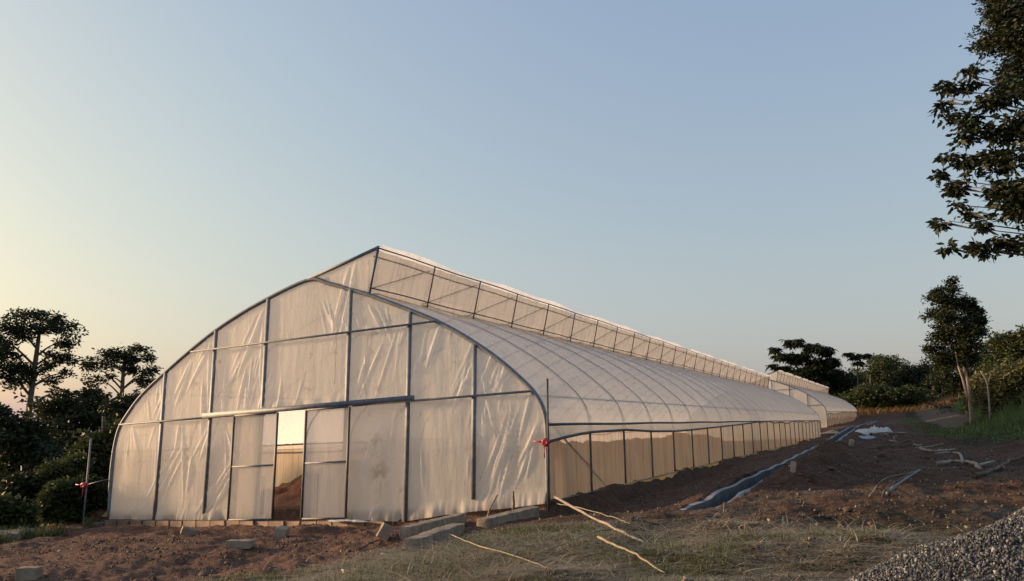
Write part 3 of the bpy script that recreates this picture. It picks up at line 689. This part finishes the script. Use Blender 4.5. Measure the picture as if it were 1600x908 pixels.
P = at(1331, 697); m = MB(); m.box(P + [0, 0, .07], (.16, .12, .26), rotm(.1, .2, .3), .03); o = m.build('stone', M['pale_block']); recentre(o); tag(o, 'pale upright stone beside the drain near the white sheet', 'stone')
P = at(1297, 680, .1); m = MB()
m.tube([P + [-.5, 0, -.02], P + [0, -.1, .02], P + [.45, -.3, .0]], .05, 6); m.tube([P + [-.3, .2, .0], P + [.1, 0, .12], P + [.4, .1, .05]], .05, 6); o = m.build('timber_offcut', M['plank']); recentre(o); tag(o, 'light timber offcuts at the gap between the two greenhouses', 'timber')

# crumpled sheets
def heap_sheet(name, px, py, wx, wy, h, mat, label, cat, seed):
    P = np.array([px, py, gz(px, py)]) if px < 0 else at(px, py); n = 60; u, v = np.meshgrid(np.linspace(-1, 1, n), np.linspace(-1, 1, n))
    r = np.clip(1 - u ** 2 * .9 - v ** 2 * .9, 0, 1) ** .5
    k = np.abs(fbm(u * 2.2, v * 2.2, seed)) * .9 + np.abs(fbm(u * 6, v * 6, seed + 5)) * .28
    z = h * r ** .6 * (.6 + k) + .02
    X = P[0] + u * wx * (1 + .35 * fbm(v * 2, u * 2, seed + 9)); Y = P[1] + v * wy * (1 + .3 * fbm(u * 2, v * 2, seed + 11))
    Z = ground_z(X, Y, False) + z + (.12 if h < .05 else -.04)
    m = MB(); m.grid(np.stack([X, Y, Z], -1).reshape(-1, 3), n, n); o = m.build(name, M[mat], None, True); recentre(o); return tag(o, label, cat)
heap_sheet('plastic_sheet_pile', 1366, 676, .85, .6, .42, 'white_sheet', 'crumpled white plastic sheet pile beyond the drain bend', 'plastic sheet', 201)
heap_sheet('plastic_sheet', 1346, 684, .6, .4, .16, 'blue_sheet', 'low bluish plastic sheet draped over the drain edge', 'plastic sheet', 221)
heap_sheet('plastic_sheet', -4.45, -.30, .50, .10, .035, 'white_sheet', 'loose white film folded on the blocks below the right door', 'plastic sheet', 231)

# ---------------------------------------------------------------- gravel heap and stones
def rocks(C_, S_, mb):                                  # many small angular stones, one mesh
    base = np.array([(1, 0, 0), (-1, 0, 0), (0, 1, 0), (0, -1, 0), (0, 0, 1), (0, 0, -1)], float)
    fc = np.array([(0, 2, 4), (2, 1, 4), (1, 3, 4), (3, 0, 4), (2, 0, 5), (1, 2, 5), (3, 1, 5), (0, 3, 5)])
    n = len(C_); q = RNG.normal(0, 1, (n, 3, 3)); Q, _ = np.linalg.qr(q)
    V = base[None] * (1 + RNG.uniform(-.35, .35, (n, 6, 1))) * RNG.uniform(.6, 1.2, (n, 1, 3))
    V = V @ Q * S_[:, None, None] + C_[:, None]
    Fs = fc[None] + (np.arange(n) * 6)[:, None, None]
    mb.add(V.reshape(-1, 3), Fs.reshape(-1, 3))
HC = np.array([8.15, -9.35])
def heap_z(x, y):
    a = np.arctan2(y - HC[1], x - HC[0]); r = np.hypot(x - HC[0], y - HC[1]) * (1 + .06 * np.sin(3 * a + 1) + .04 * np.sin(5 * a))
    return 1.42 - .56 * np.sqrt(r * r + .10) + .08 * fbm(x * 1.3, y * 1.3, 121) 
def gravel_heap():
    n = 150; g = np.linspace(-3.2, 3.2, n); u, v = np.meshgrid(g, g); X = HC[0] + u; Y = HC[1] + v
    Z = np.maximum(heap_z(X, Y) - .008, ground_z(X, Y) - .08)
    m = MB(); m.grid(np.stack([X, Y, Z], -1).reshape(-1, 3), n, n)
    V0 = m.n; N = 150000; a = RNG.uniform(0, 2 * math.pi, N); r = 3.0 * np.sqrt(RNG.uniform(0, 1, N)); x = HC[0] + r * np.cos(a); y = HC[1] + r * np.sin(a)
    z = heap_z(x, y); k = z > ground_z(x, y) - .02; x, y, z = x[k], y[k], z[k]
    rocks(np.stack([x, y, z + RNG.uniform(-.002, .008, len(x))], 1), RNG.lognormal(math.log(.0082), .32, len(x)), m)
    a = RNG.uniform(0, 2 * math.pi, 2600); rr_ = 2.35 + np.abs(RNG.normal(0, .38, 2600)); x = HC[0] + rr_ * np.cos(a); y = HC[1] + rr_ * np.sin(a); k = heap_z(x, y) < ground_z(x, y) + .02; x, y = x[k], y[k]
    rocks(np.stack([x, y, ground_z(x, y) + .004], 1), RNG.lognormal(math.log(.009), .4, len(x)), m)   # strays round the foot
    core = np.zeros(m.n); core[:V0] = 1
    tag(m.build('gravel_heap', M['gravel'], attrs={'core': core}), 'blue grey crushed stone heap in the lower right corner', 'gravel heap', kind='stuff')
gravel_heap()
def scatter_stones():
    m = MB()
    N = 95000; az = np.radians(RNG.uniform(-58, 9, N)); D = 6.5 * (60 / 6.5) ** (RNG.uniform(0, 1, N) ** 1.3)
    x = CAM[0] + np.sin(az) * D; y = CAM[1] + np.cos(az) * D
    ok = ((y < -.4) | (x > .35)) & (x > -14.5) & (np.abs(x - trench_x(y)) > .5) & ~((x > 9) & (y > 16)) & (heap_z(x, y) < ground_z(x, y))
    dens = .25 + .75 * ss(-.1, .25, fbm(x * .6, y * .6, 131)); ok &= RNG.uniform(0, 1, N) < dens
    x, y, D = x[ok], y[ok], D[ok]
    s = RNG.lognormal(math.log(.008), .6, len(x)) * (1 + D * .02)
    s = np.clip(s, .004, .04)
    rocks(np.stack([x, y, ground_z(x, y) + s * .3], 1), s, m)
    tag(m.build('loose_stones', M['stone']), 'small loose stones and clods strewn over the bare earth', 'stones', kind='stuff')
scatter_stones()
GR = 'larger loose stones on the earth'
for (px, py, s, lab) in ((270, 866, .05, 'dark clod on the red earth left of the flat block'), (355, 883, .07, 'dark stone low on the red earth below the flat block'), (318, 900, .09, 'reddish clod near the lower edge left of centre'), (1298, 735, .1, 'rounded pale stone in the middle of the bare brown ground'),
                         (1378, 714, .16, 'wide pale stone above the bundle of dark pipes'), (1495, 803, .07, 'dark lone stone on the pale gravelly patch'), (1325, 800, .08, 'brown stone at the grass edge below the bare ground'), (1368, 827, .07, 'round tan stone left of the gravel heap foot'), (1448, 717, .1, 'reddish stone left of the thickest branch')):
    s *= .62; P = at(px, py); m = MB(); th = np.linspace(0, math.pi, 9); ph = np.linspace(0, 2 * math.pi, 13)
    T_, P_ = np.meshgrid(th, ph); n_ = 1 + .9 * vnoise(P_ % 6.28 * 1.3 + px, T_ * 2, 7) * np.sin(T_)
    V = np.stack([np.sin(T_) * np.cos(P_) * 1.3, np.sin(T_) * np.sin(P_), np.cos(T_) * .75], -1) * n_[..., None] * s
    m.grid(V.reshape(-1, 3) + P + [0, 0, s * .35], 13, 9); o = m.build('stone', M['stone'], None, False); recentre(o); tag(o, lab, 'stone', GR)

# ---------------------------------------------------------------- grass and ground cover (uncountable)
def blades(x, y, z, h, w, lean, mb, seg=3):
    n = len(x); a = RNG.uniform(0, 2 * math.pi, n); dx, dy = np.cos(a), np.sin(a)
    b = a + math.pi / 2 + RNG.normal(0, .6, n); wx, wy = np.cos(b) * w / 2, np.sin(b) * w / 2
    P = []
    for k in range(seg + 1):
        t = k / seg; off = lean * t ** 1.6; zz = h * t * (1 - .25 * t * np.clip(lean / (h + 1e-6), 0, 2)); ww = (1 - t ** 2) + .05
        cx, cy_, cz = x + dx * off, y + dy * off, z + zz
        P += [np.stack([cx - wx * ww, cy_ - wy * ww, cz], 1), np.stack([cx + wx * ww, cy_ + wy * ww, cz], 1)]
    V = np.stack(P, 1); q = np.array([(2 * k, 2 * k + 1, 2 * k + 3, 2 * k + 2) for k in range(seg)])
    mb.add(V.reshape(-1, 3), (q[None] + (np.arange(n) * (2 * seg + 2))[:, None, None]).reshape(-1, 4))
def polar(N, a0, a1, d0, d1, pw=1.0):
    az = np.radians(RNG.uniform(a0, a1, N)); D = d0 * (d1 / d0) ** (RNG.uniform(0, 1, N) ** pw)
    return CAM[0] + np.sin(az) * D, CAM[1] + np.cos(az) * D, D
def grass():
    # foreground verge
    x, y, D = polar(230000, -46, 4, 6.2, 14)
    edge = np.interp(x, [-3, -1, 1, 3, 5, 8], [-8.3, -6.6, -3.6, -3.2, -4.2, -5.2]) + 1.2 * fbm(x, y, 141)
    ok = (y < edge) & (heap_z(x, y) < ground_z(x, y) - .02) & (np.hypot(x - 3.3, y + 2) > 1.2)
    n = fbm(x * .9, y * .9, 143) ; u = RNG.uniform(0, 1, len(x))
    gm = ok & (u < ss(.0, .3, n + .10 * ss(0, 4, x)) * .30); dm = ok & (u > .45) & (u < .45 + .5 * ss(-.42, .05, -n + .1 + .5 * fbm(x * 3, y * 3, 147)))
    xw, yw, Dw = polar(14000, -59, -50.5, 16.5, 24); kw = (xw < -10.2 - .3 * (yw + 6) * (yw > -6) + 1.2 * fbm(xw, yw, 149)) & (yw < -.4) & (fbm(xw * 1.1, yw * 1.1, 150) > -.12)
    m = MB(); k = gm; blades(xw[kw], yw[kw], ground_z(xw[kw], yw[kw]), RNG.uniform(.08, .38, kw.sum()), RNG.uniform(.012, .025, kw.sum()), RNG.uniform(.05, .22, kw.sum()), m)
    blades(x[k], y[k], ground_z(x[k], y[k]) - .01, RNG.uniform(.03, .13, k.sum()), RNG.uniform(.004, .009, k.sum()), RNG.uniform(.01, .10, k.sum()), m)
    tag(m.build('green_grass', M['grass']), 'short green weeds and grass in the centre foreground', 'grass', kind='stuff')
    m = MB(); k = dm; blades(x[k], y[k], ground_z(x[k], y[k]), RNG.uniform(.005, .07, k.sum()), RNG.uniform(.004, .011, k.sum()), RNG.uniform(.08, .50, k.sum()), m, 4)
    x2, y2, D2 = polar(7000, -50, 7, 7, 40); ok = ((y2 < -.6) | (x2 > .6)) & (x2 > -13) & (np.abs(x2 - trench_x(y2)) > .6) & (heap_z(x2, y2) < ground_z(x2, y2))
    k = ok; blades(x2[k], y2[k], ground_z(x2[k], y2[k]), RNG.uniform(.005, .03, k.sum()), RNG.uniform(.003, .006, k.sum()) * (1 + D2[k] * .03), RNG.uniform(.05, .22, k.sum()), m, 3)
    N = 4200; cx_ = RNG.choice([1.6, 3.0, 4.4, 2.3], N); cy_ = np.where(cx_ > 4, -5.2, np.where(cx_ < 2, -6.2, -7.0)); xf = cx_ + RNG.normal(0, .95, N); yf = cy_ + RNG.normal(0, .7, N)
    k = heap_z(xf, yf) < ground_z(xf, yf); xf, yf = xf[k], yf[k]
    blades(xf, yf, ground_z(xf, yf), RNG.uniform(.02, .22, len(xf)), RNG.uniform(.006, .014, len(xf)), RNG.uniform(.25, .95, len(xf)), m, 6)
    tag(m.build('dry_grass', M['dry']), 'flattened straw coloured grass across the foreground', 'dry grass', kind='stuff')
    # bank on the right
    x, y, D = polar(150000, -4.5, 22, 27, 110, .8)
    n = fbm(x * .3, y * .3, 151)
    path = (path_f(x, y) + .3 * n) > 0
    lo = np.interp(y, [12, 17, 26, 45, 100], [30, 9.3, 7.3, 7.3, 6.0])
    ok = (x > lo + 1.6 * n) & ~path & (RNG.uniform(0, 1, len(x)) < .75)
    x, y, D = x[ok], y[ok], D[ok]; s = ss(0, 6, x - np.interp(y, [12, 17, 26, 45, 100], [30, 9.3, 7.3, 7.3, 6.0]))
    left = x < np.interp(y, [30, 45, 70, 120], [9.3, 9.3, 9.9, 11]); h = (.10 + np.where(left & (y > 30), .12, .95) * s) * RNG.uniform(.5, 1.3, len(x)) * (1 + .8 * fbm(x * .5, y * .5, 153))
    m = MB(); blades(x, y, ground_z(x, y) - .03, h, RNG.uniform(.015, .035, len(x)) * (1 + D * .01), h * RNG.uniform(.15, .7, len(x)), m)
    tag(m.build('bank_grass', M['tallgrass']), 'tall green grass covering the bank at the right', 'grass', kind='stuff')
    # dry band on the far slope
    N = 22000; x = RNG.uniform(-14, 22, N); y = RNG.uniform(138, 190, N)
    h = RNG.uniform(.5, 1.4, N); m = MB(); blades(x, y, ground_z(x, y) - .05, h, RNG.uniform(.06, .14, N), h * .5, m, 2)
    tag(m.build('far_dry_grass', M['orange_dry']), 'orange brown dry grass on the far slope below the trees', 'dry grass', kind='stuff')
grass()

# ---------------------------------------------------------------- trees
def leaves(cl, cr, per, size, mb, asp=.45, droop=0.0, flat=.7):
    """leaf faces gathered round clump centres cl with radii cr"""
    n = len(cl) * per; c = np.repeat(cl, per, 0); r = np.repeat(cr, per)
    d = RNG.normal(0, 1, (n, 3)); d /= np.linalg.norm(d, axis=1)[:, None]; d *= (RNG.uniform(0, 1, n) ** .45)[:, None]; d[:, 2] *= flat
    p = c + d * r[:, None]
    a = RNG.normal(0, 1, (n, 3)) + d * 1.2; a[:, 2] = a[:, 2] * .5 - droop; a /= np.linalg.norm(a, axis=1)[:, None]
    b = np.cross(a, RNG.normal(0, 1, (n, 3))); b /= np.linalg.norm(b, axis=1)[:, None] + 1e-9
    L = size * RNG.uniform(.6, 1.35, n)[:, None]; Wd = L * asp
    V = np.stack([p, p + a * L * .45 + b * Wd * .5, p + a * L, p + a * L * .45 - b * Wd * .5], 1)
    mb.add(V.reshape(-1, 3), np.arange(n * 4).reshape(-1, 4))
def rosettes(cl, cr, mb, per=9, asp=.26, droop=.35):
    n = len(cl) * per; c = np.repeat(cl, per, 0); r = np.repeat(cr, per)
    th = RNG.uniform(0, 2 * math.pi, n); a = np.stack([np.cos(th), np.sin(th), RNG.uniform(-.7, .35, n) - droop], 1); a /= np.linalg.norm(a, axis=1)[:, None]
    b = np.cross(a, [0, 0, 1.]) + RNG.normal(0, .25, (n, 3)); b /= np.linalg.norm(b, axis=1)[:, None]
    L = (r * RNG.uniform(.7, 1.2, n))[:, None]; Wd = L * asp
    s = c + RNG.normal(0, .08, (n, 3)) * r[:, None]
    V = np.stack([s, s + a * L * .5 + b * Wd * .5, s + a * L - [0, 0, 1] * L * .15, s + a * L * .5 - b * Wd * .5], 1)
    mb.add(V.reshape(-1, 3), np.arange(n * 4).reshape(-1, 4))
def mpp(D): return D / F_PX * 1.08
def row_of(px, D, z):                                   # photo row at which height z shows at distance D
    ys = np.linspace(300, 1100, 401); zz = np.array([far(px, y, D)[2] for y in ys]); return float(np.interp(-z, -zz, ys))
def tree(name, label, D, trunk, blobs, nclump, clump_r, per, leaf, mat='leaf_dark', bark='bark', style='leaves', tr=.3, group='trees around the site', cat='tree', limbs=True, depth=.8, droop=0.0, flat=.7, grounded=True, skirt=False):
    """trunk: pixel polyline from base up; blobs: (px, py, rx, ry[, weight]) pixel ellipses of the crown, given real depth at distance D"""
    base = far(*trunk[0], D)
    gzb = gz(base[0], base[1]); b0 = base.copy()
    if grounded: b0[2] = gzb - .2
    root = empty(name, [b0[0], b0[1], b0[2]], label, cat, group)
    P = [b0] + [far(x, y, D) for x, y in trunk[(1 if abs(base[2] - gzb) < 1.5 else 0):]]
    P = [P[0]] + [p for p in P[1:] if p[2] > P[0][2] + .3]
    Q = catmull(P, 5) if len(P) > 2 else np.linspace(P[0], P[-1], 6)
    rr = np.linspace(tr * 1.15, tr * .35, len(Q)); rr[0] *= 1.3
    m = MB(); m.tube(Q, rr, 9)
    m.build('trunk', M[bark], root, True)
    right = RT; dep = np.array([syw, cyw, 0]); s = mpp(D)
    if skirt:                                           # bushes and hedges keep their leaves down to the ground
        gy = row_of(trunk[0][0], D, gzb); x0_ = min(b[0] - b[2] for b in blobs); x1_ = max(b[0] + b[2] for b in blobs); yt = min(b[1] for b in blobs)
        w_ = (x1_ - x0_) / 2; blobs = list(blobs); hh_ = max(6, (gy - yt) / 2)
        for q_ in (-.85, -.5, -.15, .2, .55, .9):
            e_ = random.uniform(.55, .95); blobs.append(((x0_ + x1_) / 2 + q_ * w_, gy - hh_ * e_, w_ * random.uniform(.22, .36), hh_ * e_, .5))
    wts = np.array([(b[4] if len(b) > 4 else 1) * b[2] * b[3] for b in blobs], float); cnt = np.maximum(2, (wts / wts.sum() * nclump)).astype(int)
    cl = []
    lm = MB()
    for b, n in zip(blobs, cnt):
        c = far(b[0], b[1], D); rx, ry = b[2] * s, b[3] * s
        c = c + dep * RNG.uniform(-.4, .4) * rx * depth
        nk = max(1, n // 6)                             # clumps gather in uneven tufts
        dk = RNG.normal(0, 1, (nk, 3)); dk /= np.linalg.norm(dk, axis=1)[:, None]; dk *= (RNG.uniform(0, 1, nk) ** .4)[:, None]
        d = dk[RNG.integers(0, nk, n)] + RNG.normal(0, .22, (n, 3))
        cc = c + right * (d[:, :1] * max(rx - clump_r * .6, rx * .5)) + dep * (d[:, 1:2] * max(rx * depth, .3)) + np.array([0, 0, 1.]) * (d[:, 2:3] * max(ry - clump_r * .5, ry * .5))
        cl.append(cc)
        if limbs:
            j = min(len(Q) - 1, max(1, int(np.argmin(np.abs(Q[:, 2] - (c[2] - .75 * np.linalg.norm(c[:2] - Q[-1][:2])))))))
            s0 = Q[j]; mid = (s0 + c) / 2 + np.array([0, 0, .10 * np.linalg.norm(c - s0)])
            if np.linalg.norm(c - s0) > .4:
                lq = catmull([s0, mid, c], 4); lm.tube(lq, np.linspace(min(rr[j], tr * .34), tr * .06, len(lq)), 6)
            for e in cc[:: max(1, n // 4)][:5]:
                lm.tube([c - (c - s0) * .12, (c + e) / 2, e], [tr * .13, tr * .09, tr * .04], 4, False)
    if lm.n: lm.build('limbs', M[bark], root, True)
    cl = np.concatenate(cl); cr = clump_r * RNG.uniform(.55, 1.25, len(cl))
    m = MB()
    if style == 'leaves': leaves(cl, cr, per, leaf, m, droop=droop, flat=flat)
    else: rosettes(cl, cr, m, per)
    m.build('crown', M[mat], root)
    return root

GL = 'trees at the left behind the greenhouse'; GRT = 'trees at the right and on the far slope'
# tall spreading trees at the left
tree('umbrella_tree', 'tallest spreading tree at the left, its crown layered and flat topped', 62, [(38, 760), (40, 690), (48, 620), (58, 545), (62, 515)],
     [(55, 496, 44, 12), (20, 514, 26, 14), (85, 504, 24, 12), (60, 522, 42, 14), (8, 545, 22, 18), (94, 534, 18, 12), (108, 562, 17, 10), (88, 555, 22, 8), (14, 578, 30, 14), (45, 576, 18, 12, .7), (72, 577, 22, 12, .7), (102, 582, 12, 10, .7), (24, 596, 26, 12), (-25, 560, 40, 30), (-20, 520, 30, 16), (80, 594, 14, 8)],
     840, .42, 15, .23, tr=.27, group=GL, flat=.75)
tree('slender_tree', 'slender tree with an airy crown left of the greenhouse roof', 48, [(184, 760), (186, 690), (190, 620), (193, 575), (196, 548)],
     [(190, 552, 26, 11), (160, 560, 24, 11), (215, 546, 16, 9), (180, 570, 28, 10), (208, 562, 18, 9), (145, 572, 14, 12), (228, 560, 14, 9), (232, 582, 20, 11), (222, 592, 18, 10), (150, 592, 16, 7), (176, 590, 9, 6), (205, 578, 16, 7), (238, 600, 10, 10)],
     430, .3, 12, .17, tr=.17, group=GL, flat=.75)
ltr = [
    (120, 44, [(135, 616, 24, 10), (104, 618, 16, 8), (112, 634, 30, 14), (155, 632, 24, 14), (120, 660, 56, 30), (165, 660, 30, 25)], 'leaf_dark', .26, 'dark broad tree filling the space between the two tall trunks'),
    (212, 40, [(214, 628, 22, 10), (238, 622, 18, 12), (200, 640, 34, 20), (215, 680, 34, 30)], 'leaf_dark', .22, 'dark bushy tree tucked against the left roof edge'),
    (20, 38, [(0, 640, 16, 12), (30, 668, 34, 14), (10, 684, 50, 20), (-30, 650, 30, 26), (30, 705, 60, 30)], 'leaf_dark', .22, 'dark tree mass under the tallest crown at the left edge'),
    (70, 52, [(75, 654, 36, 12), (66, 636, 14, 7), (90, 672, 56, 24), (140, 680, 60, 30), (60, 690, 60, 30)], 'leaf_dark', .28, 'dim tree farther back between the tall trunks'),
    (160, 29, [(155, 690, 22, 20), (176, 720, 22, 30), (140, 715, 26, 20), (180, 680, 12, 26)], 'leaf_mid', .17, 'dark shrub right behind the left crank pole'),
]
for px, D, bl, mt, lf, lab in ltr:
    tree('broadleaf_tree', lab, D, [(px, 800), (px + 2, 720), (px + 2, 650)], bl, 900, .55 * D / 45, 20, lf, mt, tr=.22 * D / 45, group=GL, skirt=True)
for px, D, bl, lf, mt, lab in ((100, 27, [(100, 732, 24, 10), (122, 724, 14, 9), (80, 745, 20, 12)], .17, 'leaf_mid', 'leafy shrub with paler upright leaves left of the crank pole'),
                           (96, 25, [(104, 762, 12, 7), (84, 776, 12, 8), (120, 784, 12, 8)], .14, 'leaf_mid', 'small fresh green shrub low beside the block row'),
                           (2, 24, [(-2, 792, 22, 14), (24, 800, 20, 12), (-18, 800, 30, 16)], .15, 'leaf_mid', 'low green shrub at the left edge above the dusty blocks'),
                           (45, 27, [(40, 760, 24, 14), (66, 770, 22, 16), (20, 774, 24, 14)], .17, 'leaf_dark', 'dim shrub between the leafy one and the left edge'),
                           (140, 25, [(136, 762, 16, 12), (150, 775, 14, 12), (128, 778, 14, 12)], .14, 'leaf_dark', 'dark low shrub at the foot of the left crank pole')):
    tree('shrub', lab, D, [(px, 830), (px, 800), (px, 780)], bl, 330, .24, 22, lf, mt, tr=.04, group='shrubs at the left', cat='shrub', droop=-.3, skirt=True)

# far trees behind the greenhouses
tree('crown_tree', 'wide tree with drooping leaf tufts behind the far greenhouse ridge', 165, [(1262, 640), (1262, 600), (1264, 570), (1262, 550)],
     [(1240, 535, 16, 9), (1212, 545, 10, 6), (1222, 556, 18, 8), (1268, 542, 16, 10), (1290, 548, 16, 10), (1250, 558, 24, 12), (1284, 566, 22, 12), (1303, 562, 10, 8), (1222, 574, 14, 5), (1206, 570, 8, 4), (1256, 580, 24, 10), (1295, 580, 16, 10), (1270, 598, 30, 10)],
     900, 1.25, 9, .8, style='rosettes', tr=.32, group=GRT)
tree('crown_tree', 'small tufted tree just right of the wide drooping one', 165, [(1340, 640), (1340, 590), (1340, 562)], [(1325, 552, 8, 5), (1340, 555, 10, 6), (1352, 554, 8, 5), (1340, 566, 10, 5)], 110, 1.0, 9, .7, style='rosettes', tr=.2, group=GRT)
for px, D, bl, lab, mt in (
    (1380, 178, [(1378, 560, 20, 9), (1370, 572, 34, 10), (1390, 566, 16, 8), (1402, 580, 30, 12), (1350, 590, 40, 16), (1390, 605, 50, 20)], 'rounded dark tree rising highest in the far hedge', 'leaf_mid'),
    (1440, 172, [(1425, 582, 28, 12), (1450, 580, 26, 14), (1440, 604, 46, 22)], 'dark tree of the far hedge left of the two stemmed tree', 'leaf_dark'),
    (1310, 168, [(1310, 596, 26, 14), (1290, 602, 28, 16), (1320, 615, 40, 18)], 'dark tree of the far hedge below the drooping crown', 'leaf_dark'),
    (1360, 160, [(1360, 612, 26, 12), (1345, 620, 30, 12), (1395, 620, 36, 12), (1420, 618, 30, 12)], 'low bush at the foot of the far hedge above the dry grass', 'leaf_mid'),
    (1250, 175, [(1250, 608, 40, 18), (1215, 600, 30, 14)], 'dark tree hidden behind the ridge of the far greenhouse', 'leaf_dark'),
    (1500, 120, [(1560, 560, 34, 26), (1530, 575, 30, 20), (1600, 560, 34, 30), (1495, 590, 34, 20), (1575, 535, 18, 12)], 'broad dark tree behind the two stemmed tree', 'leaf_dark')):
    tree('hedge_tree', lab, D, [(px, 650), (px, 610), (px, 585)], bl, 1100, 1.0 * D / 170, 18, .5 * D / 170, mt, tr=.25, group=GRT, skirt=True)
# two-stemmed tree on the bank
t2 = tree('young_tree', 'upright tree with two pale stems standing on the grassy bank', 48, [(1516, 640), (1514, 612), (1508, 580), (1494, 540), (1490, 470)],
     [(1487, 447, 10, 13), (1470, 455, 10, 8), (1460, 468, 16, 10), (1487, 475, 20, 14), (1510, 472, 14, 12), (1525, 490, 16, 12), (1468, 492, 20, 14), (1495, 500, 26, 16), (1475, 520, 22, 14), (1520, 515, 20, 14), (1460, 545, 14, 8), (1485, 550, 22, 16), (1512, 545, 20, 14), (1475, 566, 14, 8), (1502, 564, 18, 9), (1518, 560, 12, 8), (1535, 500, 10, 9), (1500, 525, 24, 18)],
     1100, .30, 22, .15, 'leaf_dark', 'pale_bark', tr=.085, group=GRT)
m = MB(); Q = catmull([far(1513, 625, 48), far(1505, 595, 48), far(1497, 570, 47.8), far(1492, 540, 47.8)], 4); m.tube(Q, np.linspace(.07, .035, len(Q)), 7); m.build('trunk', M['pale_bark'], t2, True)
for px, D, bl, lab, mt in (
    (1585, 62, [(1570, 532, 20, 12), (1560, 552, 26, 16), (1592, 545, 24, 18), (1610, 530, 20, 20), (1575, 575, 34, 18)], 'olive tree at the right edge behind the bank shrubs', 'leaf_mid'),
    (1585, 46, [(1580, 588, 24, 14), (1604, 580, 22, 16), (1560, 600, 22, 12), (1592, 606, 30, 14)], 'olive shrub on the bank at the right edge', 'leaf_olive'),
    (1535, 60, [(1535, 596, 12, 10), (1552, 600, 14, 10), (1528, 606, 10, 7)], 'shrub just right behind the two pale stems', 'leaf_olive')):
    tree('bank_shrub', lab, D, [(px, 650), (px, 635), (px, 615)], bl, 650, .38 * D / 45, 20, .18 * D / 45, mt, tr=.06, group='shrubs on the bank', cat='shrub', skirt=True)
P = far(1545, 640, 44); P[2] = gz(P[0], P[1])
m = MB(); A_, B2, C2, D2 = P, far(1543, 602, 44), far(1532, 580, 44), far(1548, 584, 44); m.tube(catmull([A_, B2, C2], 4), np.linspace(.045, .025, 9), 6); m.tube([B2, (B2 + D2) / 2, D2], [.03, .025, .018], 6)
o = m.build('dead_sapling', M['wood'], None, True); recentre(o); tag(o, 'bare forked pale sapling right of the two stemmed tree', 'dead tree')
# near trees entering at the top right; their trunks stand outside the picture
tree('near_tree', 'large leafed tree whose drooping boughs enter at the right edge', 14.5, [(1830, 900), (1825, 600), (1790, 420), (1740, 300), (1680, 200)],
     [(1505, 118, 18, 10), (1490, 138, 18, 12), (1480, 155, 14, 12), (1530, 125, 20, 12), (1500, 180, 26, 14), (1540, 160, 30, 16), (1575, 150, 26, 24), (1500, 205, 24, 10), (1530, 215, 30, 16), (1575, 205, 28, 26), (1490, 240, 12, 14), (1520, 255, 26, 18), (1560, 255, 34, 20), (1466, 280, 12, 12), (1510, 290, 20, 16), (1550, 300, 30, 20), (1590, 290, 26, 22),
      (1490, 318, 10, 8), (1485, 345, 14, 12), (1515, 330, 18, 9), (1550, 330, 16, 8), (1585, 340, 22, 16), (1530, 358, 16, 12), (1560, 375, 24, 10), (1490, 387, 14, 7), (1528, 390, 14, 14), (1552, 388, 20, 9), (1592, 375, 18, 12), (1640, 220, 60, 70), (1650, 330, 60, 50), (1720, 260, 80, 90)],
     950, .14, 15, .115, tr=.075, group='trees entering at the upper right', droop=.5, flat=.8)
tree('near_tree', 'dense small leafed tree filling the very top right corner', 17, [(1760, 900), (1750, 500), (1730, 250), (1700, 120)],
     [(1560, 25, 28, 30), (1590, 10, 40, 40), (1548, 60, 22, 26), (1580, 75, 34, 30), (1595, 110, 26, 22), (1640, 40, 60, 70), (1640, 110, 50, 50), (1552, -10, 20, 16), (1700, 30, 70, 90)],
     1100, .24, 26, .085, tr=.14, group='trees entering at the upper right')
